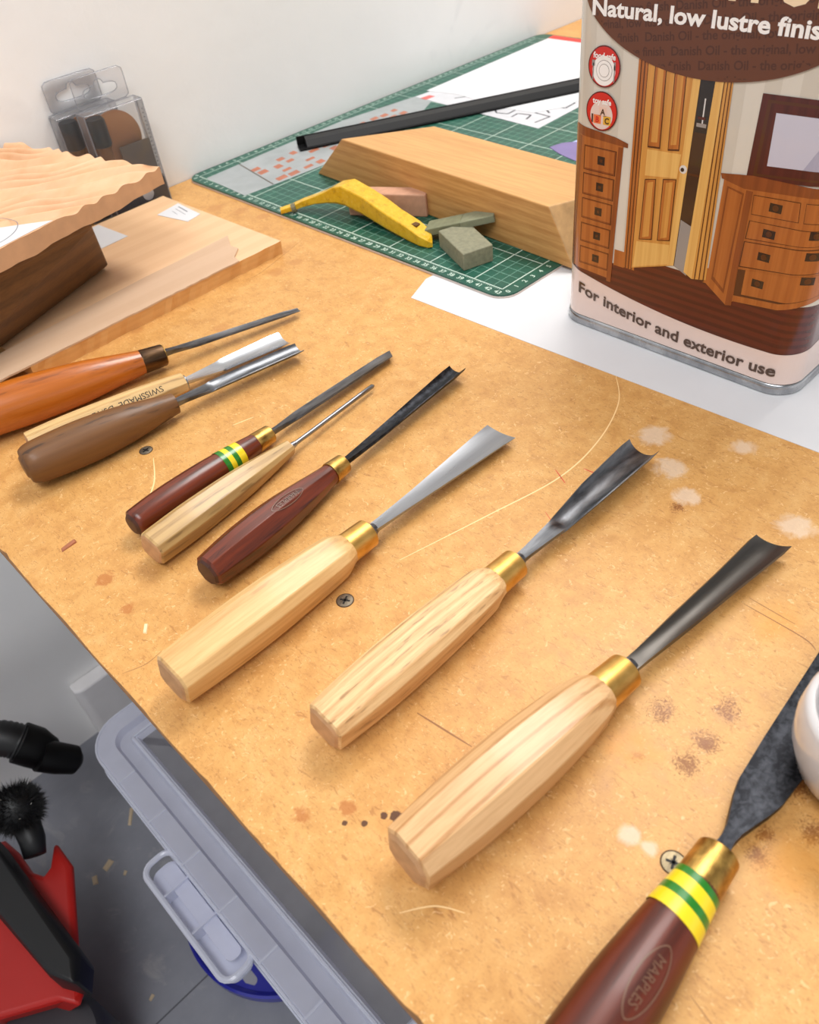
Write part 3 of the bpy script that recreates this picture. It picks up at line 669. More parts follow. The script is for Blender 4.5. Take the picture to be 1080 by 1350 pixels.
# ------------------------------------------------------------------ rectangular oil tin with printed picture
TX0, TX1, TY0, TY1, TR = -0.2, 11.2, -66.35, -48.9, 1.7
tin = empty('oil_tin', V(5.5, -57.6, 0.04), 'tall rectangular metal wood-finish tin printed with oak doors and furniture', 'tin')
OX, OY = 5.5, -57.6
M_tin = steel('tin_plate', col(150, 152, 156), col(196, 198, 200), 0.22, 60)
def tring(off, n=8): return [(x-OX, y-OY) for x, y in rrect(TX0-off, TX1+off, TY0-off, TY1+off, TR+off, n)]
b = MB(); b.loft([[(x, y, z) for x, y in tring(-0.25 if z < 0.2 else (-0.02 if z > 0.9 else 0))] for z in (0.7, 1.0, 27.0)])
o = b.obj('can_body', plain('tin_print_base', col(214, 208, 198), 0.22, coat=0.4), tin, True, 40)
b = MB(); b.loft([[(x, y, z) for x, y in tring(q)] for q, z in ((-0.1, 0), (0.12, 0.05), (0.16, 0.35), (0.1, 0.62), (0.0, 0.72))]); b.obj('bottom_rim', M_tin, tin, True, 50)
b = MB(); b.loft([[(x, y, z) for x, y in tring(q)] for q, z in ((0.0, 27.0), (0.14, 27.1), (0.16, 27.5), (0.05, 27.7), (-0.3, 27.7), (-0.35, 27.3))]); b.obj('top_rim', M_tin, tin, True, 50)
b = MB(); b.lathe([(2.2, 27.3), (2.2, 28.6), (2.0, 28.9), (0.4, 29.0)], (0, 0), 32); b.obj('cap', plain('tin_cap', col(40, 30, 24), 0.4), tin, True, 40)
# front coordinate f = -y ; flat from 50.6 to 64.65, bends beyond
fA, fB = -TY1+TR, -TY0-TR
def wrap(f, z, off):
    if f < fA:
        a = (fA-f)/TR
        if a > PI/2: e = (a-PI/2)*TR; return (TX0+TR+e-OX, TY1+off-OY, z)
        return (TX0+TR-(TR+off)*math.cos(a)-OX, -fA+(TR+off)*math.sin(a)-OY, z)
    if f > fB:
        a = (f-fB)/TR
        if a > PI/2: e = (a-PI/2)*TR; return (TX0+TR+e-OX, TY0-off-OY, z)
        return (TX0+TR-(TR+off)*math.cos(a)-OX, -fB-(TR+off)*math.sin(a)-OY, z)
    return (TX0-off-OX, -f-OY, z)
class Print:
    def __init__(s): s.b = MB(); s.mats = []; s.ix = {}
    def mat(s, m):
        if m.name not in s.ix: s.ix[m.name] = len(s.mats); s.mats.append(m)
        return s.ix[m.name]
    def poly(s, pts, m, lay):
        bm = bmesh.new(); vs2 = [bm.verts.new((p[0], p[1], 0)) for p in pts]; bm.faces.new(vs2)
        cuts = [fA-0.12*k for k in range(0, 24)]+[fB+0.12*k for k in range(0, 24)]
        lo = min(p[0] for p in pts); hi = max(p[0] for p in pts)
        for c in cuts:
            if lo < c < hi: bmesh.ops.bisect_plane(bm, geom=bm.verts[:]+bm.edges[:]+bm.faces[:], plane_co=(c, 0, 0), plane_no=(1, 0, 0))
        bmesh.ops.triangulate(bm, faces=bm.faces[:])
        bm.verts.index_update(); off = 0.012+0.006*lay
        s.b.add([wrap(v.co.x, v.co.y, off) for v in bm.verts], [tuple(v.index for v in f.verts) for f in bm.faces], s.mat(m)); bm.free()
    def rect(s, f0, f1, z0, z1, m, lay): s.poly([(f0, z0), (f1, z0), (f1, z1), (f0, z1)], m, lay)
    def band(s, f0, f1, lo, hi, m, lay, n=60):
        idx = s.mat(m); off = 0.012+0.006*lay; P = []
        grid = sorted(set([f0, f1]+[c for c in [fA-0.12*k for k in range(0, 24)]+[fB+0.12*k for k in range(0, 24)]+[f0+(f1-f0)*k/n for k in range(1, n)] if f0 < c < f1])); n = len(grid)-1
        for f in grid:
            P += [wrap(f, lo(f), off), wrap(f, hi(f), off)]
        s.b.add(P, [(2*k, 2*k+2, 2*k+3, 2*k+1) for k in range(n)], idx)
    def disc(s, cf, cz, r, m, lay, n=36, ry=None):
        s.poly([(cf+r*math.cos(2*PI*k/n), cz+(ry or r)*math.sin(2*PI*k/n)) for k in range(n)], m, lay)
    def text(s, body, f, z, size, m, lay, bold=0.02, align='LEFT', sx=1.0, slope=lambda f: 0.0, ang=0.0, keep=None):
        v, fc = text2d(body, size, bold, align, sx=sx); ca, sa = math.cos(ang), math.sin(ang)
        pv = [(f+x*ca-y*sa, z+x*sa+y*ca) for x, y in v]
        if keep: fc = [q for q in fc if all(keep(*pv[i]) for i in q)]
        s.b.add([wrap(a, c+slope(a), 0.012+0.006*lay) for a, c in pv], fc, s.mat(m))
pr = Print()
gl = dict(rough=0.25, coat=0.4)
pw = lambda n, a, c, **k: wood('print_'+n, a, c, k.get('band', 40), 4, axis=2, rough=0.25, along=0.1, coat=0.4, streak=0.7, bandmix=0.5)
P_wall = plain('print_wall', col(212, 205, 192), **gl); P_wall2 = plain('print_wall_stripe', col(202, 194, 180), **gl)
P_floor = wood('print_floor', col(96, 34, 22), col(62, 20, 14), 60, 3, axis=1, rough=0.22, coat=0.4, plane='Z'); P_floor2 = plain('print_floor_light', col(122, 42, 26), **gl)
P_pink = plain('print_band', col(226, 204, 194), **gl); P_brown = plain('print_brown', col(98, 52, 26), **gl); P_brown2 = plain('print_ghost', col(76, 38, 18), **gl)
P_white = plain('print_white', col(244, 240, 236), **gl); P_cream = plain('print_cream', col(240, 214, 176), **gl); P_type = plain('print_type', col(76, 50, 32), **gl)
P_oak = pw('oak', col(178, 104, 46), col(140, 72, 28)); P_oakd = pw('oak_dark', col(142, 74, 32), col(104, 50, 20)); P_door = pw('door', col(212, 152, 74), col(176, 112, 46)); P_doord = pw('door_recess', col(186, 110, 46), col(146, 78, 30))
P_doorl = pw('door_light', col(228, 182, 104), col(206, 152, 78)); P_line = plain('print_line', col(82, 42, 18), **gl); P_iron = plain('print_iron', col(46, 28, 20), **gl)
P_gap = plain('print_gap', col(62, 38, 24), **gl); P_gap2 = plain('print_gap_dark', col(40, 34, 32), **gl); P_greyf = plain('print_grey_floor', col(150, 142, 136), **gl); P_mah = pw('mahogany', col(88, 34, 26), col(54, 20, 16)); P_mir = plain('print_mirror', col(196, 194, 208), **gl); P_mir2 = plain('print_mirror_dark', col(168, 166, 186), **gl)
P_redb = plain('print_badge_red', col(206, 40, 30), **gl); P_redd = plain('print_badge_edge', col(96, 22, 18), **gl); P_knob = plain('print_knob', col(214, 210, 206), **gl)
F0, F1 = -TY1-2.4, -TY0+6.5
F0 = 46.5; F1 = 74.0
bandtop = lambda f: 3.95-0.16*(f-50)+0.0062*(f-50)**2 if f < 66 else 2.98+0.05*(f-66)
bandtop = lambda f: 2.75+0.0098*(f-62.0)**2
pr.rect(F0, F1, 0.75, 27.0, P_wall, 0)
for k in range(0, 14):
    pr.rect(48+k*1.9, 48.9+k*1.9, 6.5, 27.0, P_wall2, 1)
fl = lambda f: 5.1+0.02*(f-50)
pr.band(F0, F1, bandtop, lambda f: 5.4 if f < 53.5 else (6.3 if f < 60 else 6.1), P_floor, 2)
pr.band(F0, F1, lambda f: 0.75, bandtop, P_pink, 4)
# skirting
pr.rect(53.1, 53.9, 5.3, 6.4, P_oak, 3); pr.rect(59.6, 60.1, 6.0, 7.0, P_oak, 3)
# tall narrow chest on the left
pr.poly([(49.2, 4.4), (52.95, 4.2), (53.2, 13.1), (49.4, 13.2)], P_oak, 4)
pr.poly([(48.9, 13.2), (53.5, 12.95), (53.5, 13.2), (52.6, 13.42), (49.6, 13.75), (48.9, 13.5)], P_oakd, 5)
pr.poly([(49.0, 4.3), (49.7, 4.2), (50.1, 13.1), (49.3, 13.2)], P_oakd, 5)
for k, (zc, h) in enumerate(((11.85, 0.72), (10.2, 0.66), (8.6, 0.64), (6.95, 0.62), (5.35, 0.58))):
    pr.rect(50.32, 52.74-0.02*k, zc-h-0.04, zc+h+0.04, P_line, 5); pr.rect(50.38, 52.68-0.02*k, zc-h, zc+h, P_oakd, 6)
    pr.rect(50.42, 52.60, zc-h+0.1, zc+h-0.05, P_oak, 7)
    pr.rect(51.38, 51.92, zc-0.26, zc+0.26, P_iron, 8); pr.rect(51.55, 51.75, zc-0.1, zc+0.1, P_line, 9)
pr.poly([(52.62, 4.0), (52.98, 4.0), (53.15, 12.9), (52.85, 12.9)], P_oakd, 7)
# open panelled door
pr.poly([(53.85, 5.35), (54.7, 5.35), (54.55, 20), (53.75, 20)], P_doord, 4)
for q in (0.15, 0.38, 0.6): pr.poly([(53.85+q, 5.35), (53.92+q, 5.35), (53.82+q, 20), (53.75+q, 20)], P_line, 5)
pr.poly([(54.5, 5.5), (57.5, 6.5), (57.75, 20), (54.4, 20)], P_door, 6)
pr.poly([(57.05, 6.4), (57.5, 6.5), (57.75, 20), (57.3, 20)], P_doorl, 7)
pr.poly([(54.85, 11.6), (57.0, 11.85), (57.1, 13.25), (54.85, 13.15)], P_doorl, 7)
pr.poly([(54.6, 5.6), (57.05, 6.45), (57.05, 7.75), (54.7, 7.4)], P_doorl, 7)
for q in ([(54.85, 13.25), (55.7, 13.3), (55.55, 20), (54.85, 20)], [(56.2, 13.3), (56.95, 13.4), (56.8, 20), (56.05, 20)], [(54.85, 7.55), (55.8, 7.75), (55.65, 11.55), (54.88, 11.4)], [(56.15, 7.8), (57.05, 8.0), (57.0, 11.8), (56.1, 11.65)]):
    pr.poly(q, P_line, 8)
    c0 = (sum(a for a, _ in q)/4, sum(c for _, c in q)/4); q2 = [(c0[0]+(a-c0[0])*0.86, c0[1]+(c-c0[1])*0.97) for a, c in q]; pr.poly(q2, P_doord, 9)
    q3 = [(c0[0]+(a-c0[0])*0.5, c0[1]+(c-c0[1])*0.9) for a, c in q]; pr.poly(q3, P_door, 10)
pr.disc(57.35, 12.45, 0.24, P_knob, 9); pr.disc(57.3, 12.42, 0.12, P_iron, 10)
# opening into the next room
pr.poly([(57.5, 6.5), (58.5, 6.1), (58.65, 20), (57.75, 20)], P_gap, 5)
pr.poly([(57.55, 6.5), (58.45, 6.1), (58.5, 9.2), (57.6, 9.5)], P_greyf, 6)
pr.poly([(57.7, 14.6), (58.5, 14.6), (58.6, 20), (57.75, 20)], P_gap2, 6); pr.rect(57.8, 58.4, 14.9, 15.1, P_greyf, 7); pr.rect(58.1, 58.18, 15.1, 16.4, P_knob, 7); pr.rect(57.85, 58.3, 15.3, 15.45, P_mah, 8)
pr.rect(57.7, 58.4, 12.2, 12.32, P_line, 7)
pr.poly([(58.25, 6.3), (58.85, 6.0), (59.15, 20), (58.65, 20)], P_doorl, 7)
pr.poly([(58.85, 6.0), (59.8, 6.2), (59.55, 20), (59.0, 20)], P_door, 6)
for q in (0.12, 0.42, 0.7): pr.poly([(58.9+q, 6.05), (58.97+q, 6.05), (59.05+q*0.6, 20), (59.0+q*0.6, 20)], P_line, 8)
# mirror
pr.poly([(61.2, 12.7), (69, 13.4), (69, 17.3), (61.3, 17.1)], P_mah, 6)
pr.poly([(61.55, 12.95), (69, 13.6), (69, 17.05), (61.65, 16.85)], P_line, 7)
pr.poly([(61.75, 13.1), (69, 13.7), (69, 16.9), (61.85, 16.7)], P_mah, 8)
pr.poly([(62.25, 13.6), (69, 14.1), (69, 16.5), (62.2, 16.28)], P_mir, 9)
pr.poly([(64.2, 13.75), (69, 14.1), (69, 16.5), (65.6, 16.4)], P_mir2, 10)
# bow-fronted chest
pr.poly([(59.85, 6.0), (61.35, 5.0), (61.75, 5.4), (64.5, 5.7), (67, 6.6), (67, 12.4), (61.2, 12.5), (59.95, 12.6)], P_oak, 7)
pr.poly([(59.7, 12.72), (59.8, 12.45), (61.2, 12.15), (64, 12.35), (67.2, 12.55), (67.2, 12.95), (64, 12.95), (61.6, 12.95)], P_oakd, 8)
pr.poly([(60.15, 6.4), (61.1, 5.7), (61.25, 11.9), (60.2, 12.1)], P_oakd, 8); pr.poly([(60.25, 6.6), (61.0, 6.0), (61.15, 11.8), (60.3, 12.0)], P_oak, 9)
pr.poly([(61.3, 5.0), (61.7, 5.1), (61.75, 12.1), (61.35, 12.1)], P_oakd, 9)
def drawer(q):
    pr.poly(q, P_line, 9); c0 = (sum(a for a, _ in q)/4, sum(c for _, c in q)/4); q2 = [(c0[0]+(a-c0[0])*0.975, c0[1]+(c-c0[1])*0.93) for a, c in q]; pr.poly(q2, P_oak, 10)
drawer([(61.88, 10.85), (64.6, 11.0), (64.5, 12.1), (61.82, 11.95)]); drawer([(64.85, 11.02), (67.0, 11.1), (67.0, 12.2), (64.78, 12.12)])
drawer([(61.78, 9.4), (67.0, 9.9), (67.0, 10.75), (61.84, 10.5)]); drawer([(61.72, 7.65), (67.0, 8.3), (67.0, 9.75), (61.76, 9.25)]); drawer([(61.72, 5.8), (64.5, 6.1), (67.0, 6.9), (67.0, 8.2), (61.72, 7.5)])
for f, z in ((63.2, 11.5), (63.12, 10.0), (63.1, 8.62), (63.05, 6.95), (65.65, 10.4), (65.7, 9.2), (65.75, 7.75)):
    pr.rect(f-0.36, f+0.36, z-0.24, z+0.24, P_iron, 11); pr.disc(f, z, 0.18, P_line, 12, 16)
picture = pr.b.obj('printed_picture', pr.mats, tin)
# brown oval, ghost text, headline
pr = Print()
EC, EZ, EA, EB = 57.9, 21.8, 8.2, 4.5
pr.band(EC-EA+0.001, EC+EA-0.001, lambda f: EZ-EB*math.sqrt(max(0, 1-((f-EC)/EA)**2)), lambda f: 25.5, P_brown, 12, 80)
inside = lambda f, z: z < 25.2 and (z > EZ or ((f-EC)/(EA-0.15))**2+((z-EZ)/(EB-0.12))**2 < 1)
oval_o = pr.b.obj('printed_oval', pr.mats, tin); pr = Print()
for k in range(9):
    pr.text('Danish Oil - the original, low lustre finish  Danish Oil - the original, low lustre finish', 46.0-1.7*(k % 3), 14.2+0.72*k-0.2*(k % 3), 0.62, P_brown2, 13, 0.018, sx=1.08, ang=0.12, keep=inside)
pr.text('Natural, low lustre finish', 50.45, 19.8, 1.12, P_white, 14, 0.03, sx=1.24)
pr.text('DANISH OIL', 51.35, 21.15, 3.1, P_cream, 14, 0.03, sx=0.80)
tag(pr.b.obj('lettering', pr.mats, oval_o), 'white headline and cream capitals on the brown oval')
# round badges
for cz, words in ((17.2, 'food safe'), (14.75, 'toy safe')):
    cf = 51.5; pr = Print()
    pr.disc(cf, cz, 1.12, P_redd, 12); pr.disc(cf, cz, 1.05, P_redb, 13); pr.disc(cf, cz-0.22, 0.80, P_pink if words[0] == 't' else P_white, 14)
    pr.text(words, cf, cz+0.42, 0.44, P_white, 16, 0.03, 'CENTER', sx=0.95)
    if words[0] == 'f':
        pr.disc(cf+0.03, cz-0.2, 0.56, P_greyf, 15); pr.disc(cf+0.03, cz-0.2, 0.53, P_white, 16); pr.disc(cf+0.03, cz-0.2, 0.36, P_greyf, 17); pr.disc(cf+0.03, cz-0.2, 0.33, P_white, 18)
        for x in (-0.74, 0.74):
            pr.rect(cf+x-0.035, cf+x+0.035, cz-0.75, cz+0.15, P_greyf, 17)
        pr.rect(cf-0.84, cf-0.64, cz-0.02, cz+0.3, P_greyf, 17); pr.rect(cf+0.68, cf+0.80, cz-0.1, cz+0.32, P_greyf, 17)
    else:
        for x, z, ch, c1 in ((0.1, -0.15, 'A', plain('print_block_a', col(228, 196, 180), **gl)), (-0.28, -0.62, 'B', plain('print_block_b', col(232, 120, 70), **gl)), (0.42, -0.62, 'C', plain('print_block_c', col(222, 170, 60), **gl))):
            pr.rect(cf+x-0.27, cf+x+0.27, cz+z-0.1, cz+z+0.4, c1, 15); pr.text(ch, cf+x, cz+z-0.02, 0.46, P_type if ch != 'B' else P_redb, 17, 0.03, 'CENTER')
        pr.rect(cf-0.7, cf-0.58, cz-0.7, cz-0.2, P_type, 16)
    tag(pr.b.obj('safety_badge', pr.mats, tin), 'round red %s badge' % words)
pr = Print()
pr.text('For interior and exterior use', 50.35, -0.82, 1.12, P_type, 12, 0.024, sx=1.13, slope=lambda f: 2.05+0.0098*(f-62.0)**2)
tag(pr.b.obj('lettering', pr.mats, tin), 'dark brown words along the pale bottom band')

# ------------------------------------------------------------------ carving tools
def place(name, label, B, T, cat='chisel', roll=0.0):
    B = Vector(B); T = Vector(T); d = (T-B)
    e = d.to_track_quat('X', 'Z'); r = empty(name, V(*B), label, cat, group=None)
    r.rotation_euler = e.to_euler(); return r, d.length
def ringpts(shape, r, x, roll, blend=0.0):
    if shape == 'round':
        return [(x, r*math.cos(a), r*math.sin(a)) for a in [2*PI*k/32 for k in range(32)]]
    ch = shape                                   # chamfer ratio
    a, c = r, r*ch; e = 0.035*r
    base = [(a, -(a-c)), (a, a-c), (a-c, a), (-(a-c), a), (-a, a-c), (-a, -(a-c)), (-(a-c), -a), (a-c, -a)]
    pts = []
    for i in range(8):
        p = Vector(base[i]); pp = Vector(base[i-1]); pn = Vector(base[(i+1) % 8])
        for q in (pp, pn):
            dd = (q-p).normalized()*e; s_ = p+dd
            pts.append(s_)
        # midpoints so the section can be rounded towards the ferrule
        pts.append((p+pn)/2)
    out = []
    for s_ in pts:
        if blend: s_ = s_.lerp(s_.normalized()*r, blend)
        y = s_.x*math.cos(roll)-s_.y*math.sin(roll); z = s_.x*math.sin(roll)+s_.y*math.cos(roll)
        out.append((x, y, z))
    return out
def interp(st, x):
    if x <= st[0][0]: return st[0][1]
    for (a, p), (c, q) in zip(st[:-1], st[1:]):
        if x <= c:
            t = (x-a)/(c-a); return p+(q-p)*t
    return st[-1][1]
def smoothst(st, n):
    P = curve([(a, c) for a, c in st], n); return P
def handle(root, st, shape, mats, roll=0.0, blend_from=None, label=None, n=5, dome=0.15):
    S = smoothst(st, n); secs = []
    L = S[-1][0]
    r0 = S[0][1]
    sh = (lambda b_: 'round') if shape == 'round' else (lambda b_: shape)
    # butt: inset chamfer ring first
    for dx, k in ((0.0, 0.55), (0.02, 0.82 if shape != 'round' else 0.78), (dome, 0.96), ):
        secs.append(ringpts(sh(0), r0*k, dx, roll))
    for x, r in S[1:]:
        if x <= dome: continue
        bl = 0 if blend_from is None or x < blend_from else min(1, (x-blend_from)/(L-blend_from))
        secs.append(ringpts(sh(0), r, x, roll, bl))
    b = MB(); b.loft(secs)
    nn = len(secs[0])
    for i in range(len(b.f)):
        if i < nn*2 or i == len(b.f)-2: b.m[i] = 1 if len(mats) > 1 else 0
    o = b.obj('handle', mats, root, True, 60 if shape == 'round' else 14)
    if label: o['label'] = label
    return o
def ferrule(root, x0, x1, r0, r1, mat, label=None):
    b = MB(); n = 40
    prof = [(x0, r0*0.9), (x0, r0), (x0+0.03, r0+0.01), (x0+0.08, r0+0.01), ((x0+x1)/2, (r0+r1)/2+0.01), (x1-0.10, r1+0.01), (x1-0.05, r1+0.005), (x1-0.01, r1-0.03), (x1, r1-0.06), (x1, r1*0.55)]
    b.loft([[(x, r*math.cos(2*PI*k/n), r*math.sin(2*PI*k/n)) for k in range(n)] for x, r in prof])
    o = b.obj('ferrule', mat, root, True, 35)
    if label: o['label'] = label
    return o
def collar(root, x, r, mat):
    b = MB(); n = 32; prof = [(x-0.02, r*0.8), (x+0.03, r), (x+0.12, r*1.02), (x+0.18, r*0.9), (x+0.22, r*0.62), (x+0.32, r*0.58), (x+0.5, r*0.5)]
    b.loft([[(a, c*math.cos(2*PI*k/n), c*math.sin(2*PI*k/n)) for k in range(n)] for a, c in prof]); return b.obj('bolster', mat, root, True, 40)
def blade(root, st, mat, roll=0.0, bevel_len=0.5, skew=0.0, round_=None, edge_mat=None, n=14, name='blade'):
    """st: (x, width, thickness, sweep angle deg, z of the centre line)"""
    secs = []; N2 = n
    sub = []
    for (p, q) in zip(st[:-1], st[1:]):
        m_ = 6
        for k in range(m_):
            t = k/m_; ts = t; sub.append(tuple([p[0]+(q[0]-p[0])*t]+[p[i]+(q[i]-p[i])*ts for i in range(1, 5)]))
    last = st[-1]
    sub.append(last)
    X1 = last[0]
    cr, sr = math.cos(roll), math.sin(roll)
    for x, wd, th, A, zc in sub:
        A = math.radians(max(A, 2.0)); R_ = (wd/2)/math.sin(A)
        tt = th*(1 if x < X1-bevel_len else max(0.05, (X1-x)/bevel_len))
        up = []; dn = []
        for k in range(N2+1):
            u = -1+2*k/N2; a = A*u
            nx2, nz2 = math.sin(a), -math.cos(a)          # outward (down)
            px, pz = R_*math.sin(a), R_*(1-math.cos(a))
            tk = tt*(0.35+0.65*math.sqrt(max(0, 1-u*u*0.97)))
            xs = x+skew*u*max(0, (x-(X1-2.5))/2.5)
            up.append((xs, px, pz)); dn.append((xs-(tt*0.3), px+nx2*tk, pz+nz2*tk))
        dep = R_*(1-math.cos(A))
        ring = up+dn[::-1]
        off = zc-dep*0.5+tt*0.45
        secs.append([(a, c*cr-(e+off)*sr, c*sr+(e+off)*cr) for a, c, e in ring])
    b = MB(); b.loft(secs); 
    o = b.obj(name, mat, root, True, 32); return o
def on_handle(root, name, pts2, faces, st, phi, xc, mat, off=0.012, flip=True):
    """wrap a flat design round a round handle; text runs from the ferrule towards the butt"""
    S = smoothst(st, 5); v = []
    for x, y in pts2:
        X = xc-x if flip else xc+x; r = interp(S, X)+off
        a = phi+(y/r if flip else -y/r)
        v.append((X, r*math.cos(a), r*math.sin(a)))
    return mesh_obj(name, v, faces, mat, root)
def oval(wd, ht, t, n=40):
    o1 = [(wd*math.cos(2*PI*k/n), ht*math.copysign(abs(math.sin(2*PI*k/n))**1.2, math.sin(2*PI*k/n))) for k in range(n)]
    o2 = [(x*(1-t/wd), y*(1-t/ht)) for x, y in o1]
    return o1+o2, [(k, (k+1) % n, n+(k+1) % n, n+k) for k in range(n)]
def tape(root, x0, bands, r, slant=0.0):
    b = MB(); n = 36; x = x0
    for wd, mi in bands:
        secs = []
        for xx in (x, x+wd):
            secs.append([(xx+slant*math.cos(2*PI*k/n+0.6), (r(xx)+0.03)*math.cos(2*PI*k/n), (r(xx)+0.03)*math.sin(2*PI*k/n)) for k in range(n)])
        b.loft(secs, mi, caps=False); x += wd
    return b.obj('striped_tape', [M_tapey, M_tapeg], root, True, 40)
M_tapey = plain('tape_yellow', col(236, 208, 30), 0.3, coat=0.3); M_tapeg = plain('tape_green', col(32, 118, 28), 0.3, coat=0.3)

M_ash1 = wood('ash_smooth', col(228, 188, 128), col(196, 144, 80), 34, 5.0, rough=0.42, pore=0.3, along=0.10, rot=0.5, bandmix=0.8, coat=0.1, streak=1.0)
M_ash2 = wood('ash_porous', col(232, 196, 142), col(190, 136, 82), 75, 1.2, rough=0.5, pore=0.6, pscale=1.6, along=0.03, rot=0.1, bandmix=0.7, streak=1.0)
M_ash3 = wood('ash_banded', col(220, 178, 128), col(176, 122, 68), 48, 1.0, rough=0.4, pore=0.3, pscale=1.6, along=0.025, rot=0.2, bandmix=0.95, sharp=(0.78, 0.99), coat=0.15, streak=0.7)
M_ashend = plain('ash_end_grain', col(196, 148, 104), 0.6, var=0.2, vs_=150)
M_ash_old = wood('aged_ash', col(196, 160, 102), col(146, 108, 60), 60, 3.0, rough=0.4, pore=0.5, along=0.06, coat=0.15, bandmix=0.6)
M_ash_swiss = wood('stamped_ash', col(222, 186, 128), col(176, 134, 82), 60, 1.5, rough=0.5, pore=0.5, along=0.04, bandmix=0.6)
M_rose = wood('red_hardwood', col(116, 44, 14), col(56, 18, 6), 50, 3.0, rough=0.34, pore=0.6, along=0.08, coat=0.2, streak=0.9)
M_rose2 = wood('dark_red_hardwood', col(100, 34, 10), col(60, 18, 6), 40, 3.0, rough=0.42, pore=0.3, along=0.08, coat=0.12)
M_box = wood('orange_boxwood', col(190, 104, 28), col(140, 66, 14), 25, 4.0, rough=0.3, pore=0.5, along=0.15, coat=0.3, bandmix=0.4)
M_walh = wood('worn_brown_handle', col(118, 76, 34), col(76, 46, 20), 30, 5.0, rough=0.5, pore=0.8, pscale=0.7, along=0.3, coat=0.1, bandmix=0.35)
M_rose_end = plain('dark_end', col(74, 40, 28), 0.5, var=0.3, vs_=200)

# 1 orange round handle
r, L = place('carving_chisel', 'narrow chisel with glossy orange handle and dark ferrule, nearest the pale board', (-38.4, -26.9, 1.78), (-12.0, -32.4, 0.3))
st = [(0, 1.15), (0.5, 1.45), (2.2, 1.62), (6.0, 1.66), (9.5, 1.48), (12.5, 1.1), (14.2, 0.86)]
handle(r, st, 'round', [M_box]); ferrule(r, 14.2, 15.9, 0.86, 0.78, M_ferr_dark)
b = MB(); b.lathe([(0.5, 0), (0.72, 0.0), (0.72, 0.1), (0.5, 0.1)], n=28); o = b.obj('ferrule_lip', M_brass_old, r, True, 40); o.rotation_euler = (0, PI/2, 0); o.location = (0.1585, 0, 0)
blade(r, [(15.8, 0.5, 0.5, 5, 0.1), (16.8, 0.42, 0.4, 5, 0.08), (18.4, 0.75, 0.28, 12, 0), (20, 0.72, 0.24, 14, 0), (L, 0.62, 0.2, 16, 0)], M_steel_d, bevel_len=0.3)
# 2 stamped ash handle
r, L = place('carving_gouge', 'wide polished gouge with stamped octagonal ash handle, between the orange and brown handles', (-34.7, -32.5, 0.95), (-15.5, -35.1, 0.35), 'gouge')
st = [(0, 0.85), (0.3, 0.92), (3, 0.98), (7, 0.9), (10, 0.74), (11.1, 0.66)]
handle(r, st, 0.58, [M_ash_swiss, M_ashend], roll=0.0, dome=0.08)
b = MB(); b.lathe([(0.3, 0), (0.5, 0.0), (0.5, 0.14), (0.3, 0.14)], n=24); o = b.obj('collar', M_steel, r, True, 40); o.rotation_euler = (0, PI/2, 0); o.location = (0.111, 0, 0)
blade(r, [(11.1, 0.5, 0.4, 4, 0), (11.8, 0.75, 0.32, 4, 0), (13.8, 1.4, 0.24, 4, 0), (14.4, 1.55, 0.18, 30, 0.0), (L, 2.0, 0.14, 34, 0.1)], M_steel_b, roll=0.0, bevel_len=0.3)
# stamped words on the facet turned to the viewer
v, f = text2d('SWISSMADE  D5/12', 0.6, 0.0, 'LEFT', sx=1.0)
fn = Vector((0, -math.sin(PI/4), math.cos(PI/4))); fu = Vector((0, -math.cos(PI/4), -math.sin(PI/4)))
vv = []
for x, y in v:
    X = 9.4-x; rr = interp(smoothst(st, 5), X); c = fn*(rr*1.0*(2-0.58)/math.sqrt(2)+0.012)+fu*(y-0.2)
    vv.append((X, c.y, c.z))
mesh_obj('stamped_lettering', vv, f, M_blackflat, r)
# 3 worn brown handle
r, L = place('carving_gouge', 'deep gouge with worn matt brown rounded handle, overlapping the stamped ash one', (-36.1, -35.15, 1.5), (-15.8, -37.3, 0.5), 'gouge')
st = [(0, 0.85), (0.35, 1.2), (1.2, 1.38), (4, 1.46), (6.5, 1.3), (8.6, 1.0), (9.8, 0.8), (10.4, 0.72)]
handle(r, st, 'round', [M_walh])
blade(r, [(10.3, 0.5, 0.5, 5, -0.05), (11.2, 0.66, 0.4, 5, 0), (12.9, 1.05, 0.3, 6, 0), (13.4, 1.15, 0.16, 50, 0.0), (17, 1.2, 0.14, 54, 0.05), (L, 1.28, 0.13, 56, 0.1)], M_steel_d, bevel_len=0.3)
# 4 dark red, taped
r, L = place('carving_chisel', 'skew chisel with dark red handle and green-yellow tape band, middle of the row', (-34.1, -44.75, 1.02), (-11.8, -42.75, 0.25))
st = [(0, 0.72), (0.25, 0.84), (2.5, 0.98), (5.5, 0.95), (7.8, 0.80), (9.1, 0.68), (9.5, 0.64)]
handle(r, st, 'round', [M_rose, M_rose_end]); ferrule(r, 9.4, 10.7, 0.66, 0.60, M_brass_old)
R4 = lambda x: interp(smoothst(st, 5), x)+0.0
tape(r, 6.6, [(0.36, 1), (0.36, 0), (0.36, 1), (0.5, 0)], R4, 0.05)
blade(r, [(10.6, 0.36, 0.4, 5, 0), (11.4, 0.36, 0.38, 5, 0), (13.2, 0.9, 0.3, 6, 0), (16, 0.95, 0.28, 6, 0), (L, 0.98, 0.2, 8, 0)], M_steel_d, roll=-0.2, bevel_len=0.45, skew=0.35)
